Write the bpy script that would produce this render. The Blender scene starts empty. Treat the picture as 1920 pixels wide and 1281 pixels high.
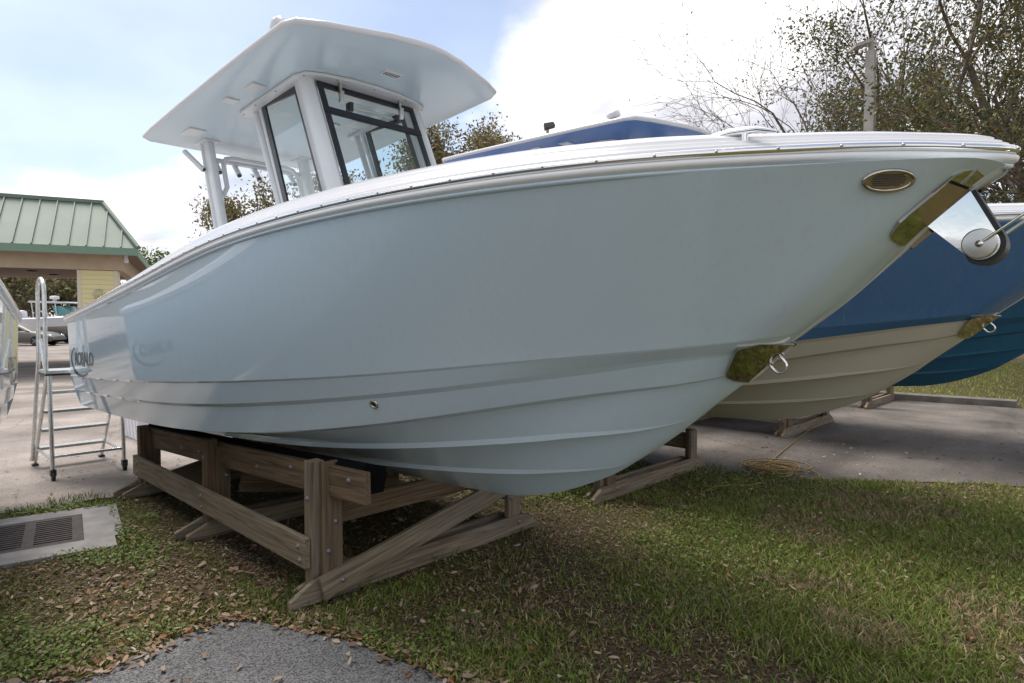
import bpy, bmesh, math, random
import numpy as np
from mathutils import Vector, Matrix, noise as mnoise
from mathutils.bvhtree import BVHTree
R = math.radians
rnd = random.Random(7)
nr = np.random.default_rng(11)
sc = bpy.context.scene
col = sc.collection

# ------------------------------------------------------------------ camera
PSI = math.atan(1150 / 1190)
FW = Vector((-math.sin(PSI), math.cos(PSI), 0)); RT = Vector((math.cos(PSI), math.sin(PSI), 0))
pitch = math.atan(43 / 1190)
cam = bpy.data.objects.new('camera', bpy.data.cameras.new('camera')); col.objects.link(cam)
fwd = FW * math.cos(pitch) - Vector((0, 0, 1)) * math.sin(pitch)
cam.location = (0, 0, 1.7)
cam.rotation_euler = fwd.to_track_quat('-Z', 'Y').to_euler()
cam.data.lens = 1190 / 1920 * 36; cam.data.sensor_width = 36
cam.data.clip_start = 0.05; cam.data.clip_end = 2000
sc.camera = cam

# ------------------------------------------------------------------ world and sun
SUN_DIR = (FW * 0.5 - RT * 0.55).normalized() * math.cos(R(64)) + Vector((0, 0, math.sin(R(64))))
w = bpy.data.worlds.new('World'); sc.world = w; w.use_nodes = True
nt = w.node_tree; nt.nodes.clear(); N = nt.nodes.new; L = nt.links.new
out = N('ShaderNodeOutputWorld')
sky = N('ShaderNodeTexSky'); sky.sky_type = 'NISHITA'; sky.sun_disc = False
sky.sun_elevation = R(64); sky.sun_rotation = math.atan2(SUN_DIR.x, SUN_DIR.y)
sky.air_density = 1.0; sky.dust_density = 2.0; sky.ozone_density = 1.0
bg1 = N('ShaderNodeBackground'); bg1.inputs[1].default_value = 0.108; L(sky.outputs[0], bg1.inputs[0])
tc = N('ShaderNodeTexCoord'); sep = N('ShaderNodeSeparateXYZ'); L(tc.outputs['Generated'], sep.inputs[0])
def wm(op, a, b=None, clamp=False):
    n = N('ShaderNodeMath'); n.operation = op; n.use_clamp = clamp
    for i, v in enumerate((a, b)):
        if v is None: continue
        if isinstance(v, (int, float)): n.inputs[i].default_value = v
        else: L(v, n.inputs[i])
    return n.outputs[0]
den = wm('ADD', wm('MAXIMUM', sep.outputs[2], 0.0), 0.22)
cx = wm('DIVIDE', sep.outputs[0], den); cy = wm('DIVIDE', sep.outputs[1], den)
comb = N('ShaderNodeCombineXYZ'); L(cx, comb.inputs[0]); L(cy, comb.inputs[1]); comb.inputs[2].default_value = 5.3
n1 = N('ShaderNodeTexNoise'); n1.inputs['Scale'].default_value = 0.95; n1.inputs['Detail'].default_value = 9; n1.inputs['Roughness'].default_value = 0.55
n1.inputs['Distortion'].default_value = 0.25; L(comb.outputs[0], n1.inputs['Vector'])
r1 = N('ShaderNodeValToRGB'); r1.color_ramp.elements[0].position = 0.44; r1.color_ramp.elements[1].position = 0.545
L(n1.outputs[0], r1.inputs[0]); r1.color_ramp.elements[0].color = (.14, .14, .14, 1)
n2 = N('ShaderNodeTexNoise'); n2.inputs['Scale'].default_value = 1.7; n2.inputs['Detail'].default_value = 7
off = N('ShaderNodeVectorMath'); off.operation = 'ADD'; off.inputs[1].default_value = (4.2, 1.3, 0); L(comb.outputs[0], off.inputs[0]); L(off.outputs[0], n2.inputs['Vector'])
r2 = N('ShaderNodeValToRGB'); r2.color_ramp.elements[0].position = 0.36; r2.color_ramp.elements[1].position = 0.58
r2.color_ramp.elements[0].color = (0.42, 0.425, 0.475, 1); r2.color_ramp.elements[1].color = (0.90, 0.89, 0.89, 1)
L(n2.outputs[0], r2.inputs[0])
bg2 = N('ShaderNodeBackground'); bg2.inputs[1].default_value = 1.0; L(r2.outputs[0], bg2.inputs[0])
mx = N('ShaderNodeMixShader'); L(r1.outputs[0], mx.inputs[0]); L(bg1.outputs[0], mx.inputs[1]); L(bg2.outputs[0], mx.inputs[2])
L(mx.outputs[0], out.inputs[0])
sun = bpy.data.objects.new('sun', bpy.data.lights.new('sun', 'SUN')); col.objects.link(sun)
sun.data.energy = 2.4; sun.data.angle = R(30); sun.data.color = (1.0, 0.95, 0.88)
sun.rotation_euler = SUN_DIR.to_track_quat('Z', 'Y').to_euler(); sun.location = (0, 0, 30)
sc.view_settings.view_transform = 'Standard'; sc.view_settings.look = 'None'
sc.view_settings.exposure = 0.78; sc.view_settings.gamma = 1.0; sc.view_settings.use_curve_mapping = False
sc.cycles.use_denoising = True
sc.cycles.max_bounces = 8; sc.cycles.transparent_max_bounces = 16

# ------------------------------------------------------------------ materials
def mat(name, color, rough=0.5, metal=0.0, spec=0.5, coat=0.0, noise=None, bump=None, coords='Object'):
    """noise = (scale, colour2, lo, hi, detail) ; bump = (scale, strength, distance)"""
    m = bpy.data.materials.new(name); m.use_nodes = True
    t = m.node_tree; b = t.nodes['Principled BSDF']
    b.inputs['Base Color'].default_value = (*color, 1); b.inputs['Roughness'].default_value = rough
    b.inputs['Metallic'].default_value = metal; b.inputs['Specular IOR Level'].default_value = spec
    b.inputs['Coat Weight'].default_value = coat; b.inputs['Coat Roughness'].default_value = 0.03
    if noise or bump:
        c = t.nodes.new('ShaderNodeTexCoord')
    if noise:
        n = t.nodes.new('ShaderNodeTexNoise'); n.inputs['Scale'].default_value = noise[0]; n.inputs['Detail'].default_value = noise[4] if len(noise) > 4 else 6
        t.links.new(c.outputs[coords], n.inputs['Vector'])
        r = t.nodes.new('ShaderNodeValToRGB'); r.color_ramp.elements[0].position = noise[2]; r.color_ramp.elements[1].position = noise[3]
        r.color_ramp.elements[0].color = (*color, 1); r.color_ramp.elements[1].color = (*noise[1], 1)
        t.links.new(n.outputs[0], r.inputs[0]); t.links.new(r.outputs[0], b.inputs['Base Color'])
    if bump:
        n = t.nodes.new('ShaderNodeTexNoise'); n.inputs['Scale'].default_value = bump[0]; n.inputs['Detail'].default_value = 5
        t.links.new(c.outputs[coords], n.inputs['Vector'])
        k = t.nodes.new('ShaderNodeBump'); k.inputs['Strength'].default_value = bump[1]; k.inputs['Distance'].default_value = bump[2]
        t.links.new(n.outputs[0], k.inputs['Height']); t.links.new(k.outputs[0], b.inputs['Normal'])
    return m
def attr_mat(name, rough=0.6, trans=0.0, spec=0.3):
    m = bpy.data.materials.new(name); m.use_nodes = True
    t = m.node_tree; b = t.nodes['Principled BSDF']; b.inputs['Roughness'].default_value = rough; b.inputs['Specular IOR Level'].default_value = spec
    a = t.nodes.new('ShaderNodeAttribute'); a.attribute_name = 'col'
    t.links.new(a.outputs['Color'], b.inputs['Base Color'])
    if trans > 0:
        o = t.nodes['Material Output']; d = t.nodes.new('ShaderNodeBsdfTranslucent'); x = t.nodes.new('ShaderNodeMixShader')
        x.inputs[0].default_value = trans; t.links.new(a.outputs['Color'], d.inputs[0])
        t.links.new(b.outputs[0], x.inputs[1]); t.links.new(d.outputs[0], x.inputs[2]); t.links.new(x.outputs[0], o.inputs[0])
    return m
def glass_mat(name, tint):
    m = bpy.data.materials.new(name); m.use_nodes = True
    t = m.node_tree; t.nodes.clear(); o = t.nodes.new('ShaderNodeOutputMaterial')
    tr = t.nodes.new('ShaderNodeBsdfTransparent'); tr.inputs[0].default_value = (*tint, 1)
    g = t.nodes.new('ShaderNodeBsdfGlossy'); g.inputs['Roughness'].default_value = 0.01
    lw = t.nodes.new('ShaderNodeLayerWeight'); pw = t.nodes.new('ShaderNodeMath'); pw.operation = 'POWER'; pw.inputs[1].default_value = 4; t.links.new(lw.outputs['Facing'], pw.inputs[0])
    f = t.nodes.new('ShaderNodeMath'); f.operation = 'MULTIPLY_ADD'; f.inputs[1].default_value = .8; f.inputs[2].default_value = .07; t.links.new(pw.outputs[0], f.inputs[0])
    x = t.nodes.new('ShaderNodeMixShader'); t.links.new(f.outputs[0], x.inputs[0]); t.links.new(tr.outputs[0], x.inputs[1]); t.links.new(g.outputs[0], x.inputs[2])
    t.links.new(x.outputs[0], o.inputs[0])
    return m
def gelcoat(name, color, dust=.22):
    m = mat(name, color, rough=0.10, spec=0.62, coat=0.25)
    t = m.node_tree; b = t.nodes['Principled BSDF']
    c = t.nodes.new('ShaderNodeTexCoord'); mp = t.nodes.new('ShaderNodeMapping'); mp.inputs['Scale'].default_value = (5, 5, 1.1)
    n = t.nodes.new('ShaderNodeTexNoise'); n.inputs['Scale'].default_value = 2.2; n.inputs['Detail'].default_value = 8
    t.links.new(c.outputs['Object'], mp.inputs[0]); t.links.new(mp.outputs[0], n.inputs['Vector'])
    r = t.nodes.new('ShaderNodeMapRange'); r.inputs[1].default_value = 0.35; r.inputs[2].default_value = 0.75; r.inputs[3].default_value = 0.012; r.inputs[4].default_value = 0.05
    t.links.new(n.outputs[0], r.inputs[0]); t.links.new(r.outputs[0], b.inputs['Roughness'])
    mp2 = t.nodes.new('ShaderNodeMapping'); mp2.inputs['Scale'].default_value = (14, 14, 1.6); n2_ = t.nodes.new('ShaderNodeTexNoise'); n2_.inputs['Scale'].default_value = 3; n2_.inputs['Detail'].default_value = 9
    t.links.new(c.outputs['Object'], mp2.inputs[0]); t.links.new(mp2.outputs[0], n2_.inputs['Vector'])
    r2_ = t.nodes.new('ShaderNodeValToRGB'); e = r2_.color_ramp.elements; e[0].position = .55; e[0].color = (0, 0, 0, 1); e[1].position = .8; e[1].color = (dust, dust, dust, 1); t.links.new(n2_.outputs[0], r2_.inputs[0])
    x = t.nodes.new('ShaderNodeMix'); x.data_type = 'RGBA'; x.inputs[6].default_value = (*color, 1); x.inputs[7].default_value = (.50, .48, .43, 1); t.links.new(r2_.outputs[0], x.inputs[0]); t.links.new(x.outputs[2], b.inputs['Base Color'])
    return m
MT = {}
MT['ice'] = gelcoat('ice_blue_gelcoat', (0.59, 0.705, 0.775))
MT['blue'] = gelcoat('blue_gelcoat', (0.075, 0.18, 0.39), .05)
MT['cream'] = gelcoat('cream_gelcoat', (0.60, 0.55, 0.47))
MT['teal'] = gelcoat('teal_gelcoat', (0.016, 0.11, 0.20), .04)
MT['white'] = mat('white_gelcoat', (0.62, 0.62, 0.635), rough=0.16)
MT['liner'] = mat('pale_blue_liner', (.55, .65, .71), rough=.2)
MT['plate'] = mat('polished_plate', (.50, .455, .40), rough=.05, metal=1.0)  # steel browned and darkened: the soil's reflection is put into the colour
MT['railw'] = mat('white_rail_vinyl', (.84, .83, .82), rough=.3)
MT['ttop_blue'] = mat('underside_blue', (0.09, 0.19, 0.47), rough=0.35)
MT['powder'] = mat('white_powder_coat', (0.70, 0.71, 0.72), rough=0.28)
MT['steel'] = mat('stainless_steel', (0.82, 0.81, 0.79), rough=0.06, metal=1.0)
MT['steelw'] = mat('polished_cheek', (0.80, 0.79, 0.77), rough=0.05, metal=1.0, bump=(5, .06, .012))
MT['brushed'] = mat('satin_steel', (0.55, 0.53, 0.49), rough=0.28, metal=1.0)
MT['black'] = mat('black_rubber', (0.012, 0.012, 0.014), rough=0.45)
MT['frit'] = mat('black_frame', (0.018, 0.019, 0.022), rough=0.3)
MT['carpet'] = mat('black_carpet', (0.008, 0.008, 0.009), rough=1.0, spec=0.05, bump=(220, 0.8, 0.004))
MT['glass'] = glass_mat('clear_glass', (0.86, 0.93, 0.92))
MT['alu'] = mat('aluminium', (0.66, 0.66, 0.65), rough=0.33, metal=0.9, noise=(30, (0.5, 0.5, 0.49), .4, .7))
MT['decal'] = mat('black_decal', (0.02, 0.024, 0.03), rough=0.2)
MT['galv'] = mat('galvanised', (0.24, 0.245, 0.26), rough=0.5, metal=0.6)
MT['rope'] = mat('yellow_rope', (0.32, 0.22, 0.08), rough=0.9, noise=(60, (0.16, 0.10, 0.04), .4, .65))

# ------------------------------------------------------------------ mesh helpers
class MB:
    def __init__(s): s.v = []; s.f = []; s.m = []; s.sm = []
    def add(s, vs, fs, mi=0, smooth=False):
        o = len(s.v); s.v += [tuple(p) for p in vs]
        for f in fs: s.f.append(tuple(i + o for i in f)); s.m.append(mi); s.sm.append(smooth)
    def grid(s, rows, mi=0, smooth=True, closed=False, flip=False):
        n = len(rows[0]); vs = [p for r_ in rows for p in r_]; fs = []
        for j in range(len(rows) - 1):
            for i in range(n if closed else n - 1):
                k = (i + 1) % n
                q = (j * n + i, j * n + k, (j + 1) * n + k, (j + 1) * n + i)
                fs.append(q[::-1] if flip else q)
        s.add(vs, fs, mi, smooth)
    def box(s, lo, hi, mi=0):
        x0, y0, z0 = lo; x1, y1, z1 = hi
        s.add([(x0, y0, z0), (x1, y0, z0), (x1, y1, z0), (x0, y1, z0), (x0, y0, z1), (x1, y0, z1), (x1, y1, z1), (x0, y1, z1)],
              [(0, 3, 2, 1), (4, 5, 6, 7), (0, 1, 5, 4), (1, 2, 6, 5), (2, 3, 7, 6), (3, 0, 4, 7)], mi)
    def tube(s, pts, rad, n=10, mi=0, cap=True, sx=1.0):
        pts = [Vector(p) for p in pts]; rows = []; prev = None
        rads = rad if isinstance(rad, (list, tuple)) else [rad] * len(pts)
        for i, p in enumerate(pts):
            t = (pts[min(i + 1, len(pts) - 1)] - pts[max(i - 1, 0)]).normalized()
            if prev is None:
                a = t.orthogonal().normalized() if abs(t.z) > 0.97 else t.cross(Vector((0, 0, 1))).normalized()
            else:
                a = (prev - t * prev.dot(t)).normalized()
            prev = a; b = t.cross(a)
            rows.append([p + (a * math.cos(2 * math.pi * k / n) * sx + b * math.sin(2 * math.pi * k / n)) * rads[i] for k in range(n)])
        s.grid(rows, mi, True, closed=True)
        if cap:
            s.add(rows[0], [tuple(range(n))], mi); s.add(rows[-1], [tuple(range(n))[::-1]], mi)
    def prism(s, poly, axis_vec, mi=0):
        """poly: list of 3D points, extruded by axis_vec"""
        a = Vector(axis_vec); P = [Vector(p) for p in poly]; n = len(P)
        s.add(P + [p + a for p in P], [tuple(range(n))[::-1], tuple(range(n, 2 * n))] + [(i, (i + 1) % n, n + (i + 1) % n, n + i) for i in range(n)], mi)
    def lathe(s, c, axis, prof, n=24, mi=0):
        ax = Vector(axis).normalized(); a = ax.orthogonal().normalized(); b = ax.cross(a); c = Vector(c)
        rows = [[c + ax * h + (a * math.cos(2 * math.pi * k / n) + b * math.sin(2 * math.pi * k / n)) * r_ for k in range(n)] for r_, h in prof]
        s.grid(rows, mi, True, closed=True)
    def mesh(s, name, mats, fix=True):
        me = bpy.data.meshes.new(name); me.from_pydata(s.v, [], s.f)
        for m in mats: me.materials.append(m)
        me.polygons.foreach_set('material_index', s.m); me.polygons.foreach_set('use_smooth', s.sm)
        if fix:
            bm = bmesh.new(); bm.from_mesh(me); bmesh.ops.recalc_face_normals(bm, faces=bm.faces); bm.to_mesh(me); bm.free()
        me.update(); return me
    def obj(s, name, mats, parent=None, org=None, fix=True):
        o = bpy.data.objects.new(name, s.mesh(name, mats if isinstance(mats, (list, tuple)) else [mats], fix)); col.objects.link(o)
        if parent is not None: attach(o, parent)
        return o
ORG = {}
def attach(o, parent):
    o.parent = parent
    top = parent
    while top.parent is not None: top = top.parent
    if parent is top: o.matrix_parent_inverse = Matrix.Translation(-Vector(ORG.get(top.name, (0, 0, 0))))
def thing(name, label, cat, org=(0, 0, 0), loc=None, rz=0.0, group=None, extra=(0, 0, 0)):
    """Empty at the base; parts are meshed in coordinates whose point org sits on the Empty"""
    e = bpy.data.objects.new(name, None); col.objects.link(e); ORG[e.name] = org
    e.location = loc if loc is not None else org; e.rotation_euler = (0, 0, rz); e.empty_display_size = 0.2
    return tag(e, label, cat, group)
def tag(o, label, cat, group=None, kind=None):
    o['label'] = label
    if cat: o['category'] = cat
    if group: o['group'] = group
    if kind: o['kind'] = kind
    return o
def pchip(xs, ys):
    xs = np.array(xs, float); ys = np.array(ys, float); h = np.diff(xs); d = np.diff(ys) / h; m = np.zeros_like(xs)
    for i in range(1, len(xs) - 1):
        if d[i - 1] * d[i] > 0:
            w1 = 2 * h[i] + h[i - 1]; w2 = h[i] + 2 * h[i - 1]; m[i] = (w1 + w2) / (w1 / d[i - 1] + w2 / d[i])
    m[0] = d[0]; m[-1] = d[-1]
    def g(x):
        x = min(max(x, xs[0]), xs[-1]); i = int(min(max(np.searchsorted(xs, x) - 1, 0), len(xs) - 2)); t = (x - xs[i]) / h[i]
        return float((2 * t**3 - 3 * t * t + 1) * ys[i] + (t**3 - 2 * t * t + t) * h[i] * m[i] + (-2 * t**3 + 3 * t * t) * ys[i + 1] + (t**3 - t * t) * h[i] * m[i + 1])
    return g
def sstep(a, b, x):
    t = min(max((x - a) / (b - a), 0), 1); return t * t * (3 - 2 * t)

# ================================================================== ground
def sheet(name, poly, z, m, sub=0):
    me = bpy.data.meshes.new(name); bm = bmesh.new()
    bm.faces.new([bm.verts.new((x, y, z)) for x, y in poly]); bmesh.ops.triangulate(bm, faces=bm.faces)
    bmesh.ops.recalc_face_normals(bm, faces=bm.faces); bm.to_mesh(me); bm.free()
    if me.polygons[0].normal.z < 0: me.flip_normals()
    me.materials.append(m); o = bpy.data.objects.new(name, me); col.objects.link(o); o['kind'] = 'structure'; return o
def jag(poly, step=0.12, amp=0.05, seed=0, close=True):
    res = []; n = len(poly)
    for i in range(n if close else n - 1):
        a = Vector((*poly[i], 0)); b = Vector((*poly[(i + 1) % n], 0)); d = (b - a).length
        k = max(1, int(d / step)) if d < 8 else 1
        nrm = Vector((-(b - a).y, (b - a).x, 0)).normalized()
        for j in range(k):
            p = a.lerp(b, j / k)
            if k > 1: p = p + nrm * amp * (mnoise.noise(p * 2.2 + Vector((seed, 0, 0))) + 0.5 * mnoise.noise(p * 8 + Vector((0, seed, 0))))
            res.append((p.x, p.y))
    return res
def ground_mat():
    m = bpy.data.materials.new('soil_and_turf'); m.use_nodes = True; t = m.node_tree; b = t.nodes['Principled BSDF']
    b.inputs['Roughness'].default_value = 0.95; b.inputs['Specular IOR Level'].default_value = 0.15
    c = t.nodes.new('ShaderNodeTexCoord')
    def nz(s, d=6):
        n = t.nodes.new('ShaderNodeTexNoise'); n.inputs['Scale'].default_value = s; n.inputs['Detail'].default_value = d; t.links.new(c.outputs['Object'], n.inputs['Vector']); return n
    a = nz(0.55); r = t.nodes.new('ShaderNodeValToRGB'); e = r.color_ramp.elements
    e[0].position = .38; e[0].color = (0.11, 0.08, 0.056, 1); e[1].position = .6; e[1].color = (0.115, 0.108, 0.045, 1)
    t.links.new(a.outputs[0], r.inputs[0])
    f = nz(38, 8); r2 = t.nodes.new('ShaderNodeValToRGB'); e = r2.color_ramp.elements
    e[0].position = .35; e[0].color = (.35, .33, .3, 1); e[1].position = .75; e[1].color = (1.7, 1.6, 1.5, 1)
    t.links.new(f.outputs[0], r2.inputs[0])
    mxx = t.nodes.new('ShaderNodeMix'); mxx.data_type = 'RGBA'; mxx.blend_type = 'MULTIPLY'; mxx.inputs[0].default_value = 1
    t.links.new(r.outputs[0], mxx.inputs[6]); t.links.new(r2.outputs[0], mxx.inputs[7]); t.links.new(mxx.outputs[2], b.inputs['Base Color'])
    k = t.nodes.new('ShaderNodeBump'); k.inputs['Distance'].default_value = .03; k.inputs['Strength'].default_value = .7; t.links.new(f.outputs[0], k.inputs['Height']); t.links.new(k.outputs[0], b.inputs['Normal'])
    return m
def paving_mat(name, c1, c2, spk, spk_scale, stain):
    m = bpy.data.materials.new(name); m.use_nodes = True; t = m.node_tree; b = t.nodes['Principled BSDF']
    b.inputs['Roughness'].default_value = 0.9; b.inputs['Specular IOR Level'].default_value = 0.25
    c = t.nodes.new('ShaderNodeTexCoord')
    def nz(s, d, mp=None):
        n = t.nodes.new('ShaderNodeTexNoise'); n.inputs['Scale'].default_value = s; n.inputs['Detail'].default_value = d
        if mp:
            q = t.nodes.new('ShaderNodeMapping'); q.inputs['Scale'].default_value = mp; q.inputs['Rotation'].default_value = (0, 0, .3); t.links.new(c.outputs['Object'], q.inputs[0]); t.links.new(q.outputs[0], n.inputs['Vector'])
        else: t.links.new(c.outputs['Object'], n.inputs['Vector'])
        return n
    def ramp(n, p0, c0, p1, c1_):
        r = t.nodes.new('ShaderNodeValToRGB'); e = r.color_ramp.elements; e[0].position = p0; e[0].color = (*c0, 1); e[1].position = p1; e[1].color = (*c1_, 1); t.links.new(n, r.inputs[0]); return r.outputs[0]
    def mul(a, b_, fac=1.0, mode='MULTIPLY'):
        x = t.nodes.new('ShaderNodeMix'); x.data_type = 'RGBA'; x.blend_type = mode; x.inputs[0].default_value = fac; t.links.new(a, x.inputs[6]); t.links.new(b_, x.inputs[7]); return x.outputs[2]
    base = ramp(nz(1.3, 7).outputs[0], .35, c1, .68, c2)
    st = ramp(nz(.8, 6, (1, .25, 1)).outputs[0], .36, (stain,) * 3, .56, (1, 1, 1))
    v = t.nodes.new('ShaderNodeTexVoronoi'); v.inputs['Scale'].default_value = spk_scale; t.links.new(c.outputs['Object'], v.inputs['Vector'])
    sp = ramp(v.outputs['Color'], .15, (1 - spk,) * 3, .85, (1 + spk,) * 3)
    cv_ = t.nodes.new('ShaderNodeTexVoronoi'); cv_.feature = 'DISTANCE_TO_EDGE'; cv_.inputs['Scale'].default_value = .3
    wn = nz(2.2, 6); wa = t.nodes.new('ShaderNodeVectorMath'); wa.operation = 'MULTIPLY_ADD'; wa.inputs[1].default_value = (.5, .5, 0); t.links.new(wn.outputs['Color'], wa.inputs[0]); t.links.new(c.outputs['Object'], wa.inputs[2]); t.links.new(wa.outputs[0], cv_.inputs['Vector'])
    ck = ramp(cv_.outputs['Distance'], .001, (.72, .70, .68), .005, (1, 1, 1))
    cd = mul(mul(mul(base, st), sp), ck); t.links.new(cd, b.inputs['Base Color'])
    k = t.nodes.new('ShaderNodeBump'); k.inputs['Distance'].default_value = .004; k.inputs['Strength'].default_value = .6; t.links.new(v.outputs['Distance'], k.inputs['Height']); t.links.new(k.outputs[0], b.inputs['Normal'])
    return m
GM = ground_mat()
sheet('ground', [(-400, -400), (400, -400), (400, 400), (-400, 400)], 0, GM)
YARD = jag([(-6.95, -12), (-7.0, 0.9), (-6.85, 1.7), (-7.1, 3.0), (-6.2, 4.4), (-4.7, 5.8), (-3.6, 6.55), (-2.8, 6.75), (-2.0, 7.2), (-1.39, 7.73), (-0.7, 8.17), (1.2, 9.4), (4.0, 11.0), (4.6, 13.0), (2.5, 14.6), (0.0, 15.15), (-1.6, 15.2), (-3.5, 14.95), (-6, 14.9), (-7, 18), (-7, 40), (-90, 60), (-110, -12)], 0.15, 0.07, 3)
MT['yard'] = paving_mat('worn_yard_paving', (0.25, 0.215, 0.19), (0.36, 0.315, 0.28), 0.25, 130, 0.62)
sheet('yard_paving', YARD, 0.006, MT['yard'])
MT['lot'] = paving_mat('shaded_parking_asphalt', (0.125, 0.108, 0.095), (0.20, 0.175, 0.155), 0.35, 120, 0.55)  # darker than the yard paving: shade under trees put into the colour
LOT = [(x, y) for x, y in YARD if y > 4.4 and x > -7.5 and y < 17] + [(-9, 17), (-9, 4.0)]
sheet('parking_asphalt', LOT, 0.010, MT['lot'])
PATH = jag([(-3.9, 0.25), (-3.47, 0.69), (-3.53, 0.92), (-3.58, 1.17), (-3.57, 1.41), (-3.47, 1.52), (-3.23, 1.62), (-2.9, 1.75), (-2.57, 1.82), (-2.27, 1.88), (-1.6, 2.0), (-0.6, 1.7), (0.2, 0.9), (0.2, -1.5), (-3.8, -1.5)], 0.07, 0.02, 9)
MT['asph'] = paving_mat('asphalt_path', (0.125, 0.123, 0.125), (0.19, 0.186, 0.184), 0.65, 150, 0.85)
sheet('path', PATH, 0.008, MT['asph'])
def inside(poly, x, y):
    c = False; j = len(poly) - 1
    px = np.array([p[0] for p in poly]); py = np.array([p[1] for p in poly]); res = np.zeros(len(x), bool)
    for i in range(len(poly)):
        cond = ((py[i] > y) != (py[j] > y)); den_ = py[j] - py[i]
        if den_ != 0:
            res ^= cond & (x < (px[j] - px[i]) * (y - py[i]) / den_ + px[i])
        j = i
    return res
# value noise in numpy for scattering
_tab = nr.random((256, 256))
def vnoise(x, y, s):
    x = x * s + 100.3; y = y * s + 57.7; xi = np.floor(x).astype(int); yi = np.floor(y).astype(int); fx = x - xi; fy = y - yi
    fx = fx * fx * (3 - 2 * fx); fy = fy * fy * (3 - 2 * fy); t = lambda a, b: _tab[a % 256, b % 256]
    return (t(xi, yi) * (1 - fx) + t(xi + 1, yi) * fx) * (1 - fy) + (t(xi, yi + 1) * (1 - fx) + t(xi + 1, yi + 1) * fx) * fy
def fnoise(x, y, s): return (vnoise(x, y, s) * .55 + vnoise(x, y, s * 2.3) * .3 + vnoise(x, y, s * 5.1) * .15)
def raw_mesh(name, V, F, Cc, m, nv):
    me = bpy.data.meshes.new(name); me.vertices.add(len(V)); me.vertices.foreach_set('co', V.astype(np.float32).ravel())
    nf = len(F); me.loops.add(nf * nv); me.loops.foreach_set('vertex_index', F.astype(np.int32).ravel())
    me.polygons.add(nf); me.polygons.foreach_set('loop_start', np.arange(0, nf * nv, nv, dtype=np.int32))
    a = me.color_attributes.new('col', 'FLOAT_COLOR', 'POINT'); c4 = np.ones((len(V), 4), np.float32); c4[:, :3] = Cc; a.data.foreach_set('color', c4.ravel())
    me.materials.append(m); me.update(calc_edges=True); return me
SLAB = [(-6.71, 0.30), (-6.71, 0.80), (-6.5, 1.52), (-5.29, 1.32), (-5.53, 0.65), (-5.6, 0.2)]
MT['leafy'] = attr_mat('leaf_colours', 0.65, 0.0, 0.25)
MT['grass'] = attr_mat('grass_colours', 0.55, 0.25, 0.3)
MT['foliage'] = attr_mat('foliage_colours', 0.55, 0.3, 0.3)
def shade_region(x, y):      # under the stand the soil stays bare
    return (x > -7.0) & (x < -3.3) & (y > 1.75) & (y < 4.0)
def scatter(n, xr, yr):
    x = nr.uniform(*xr, n); y = nr.uniform(*yr, n); return x, y
def on_soil(x, y):
    return ~(inside(YARD, x, y) | inside(PATH, x, y) | inside(SLAB, x, y))
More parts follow.
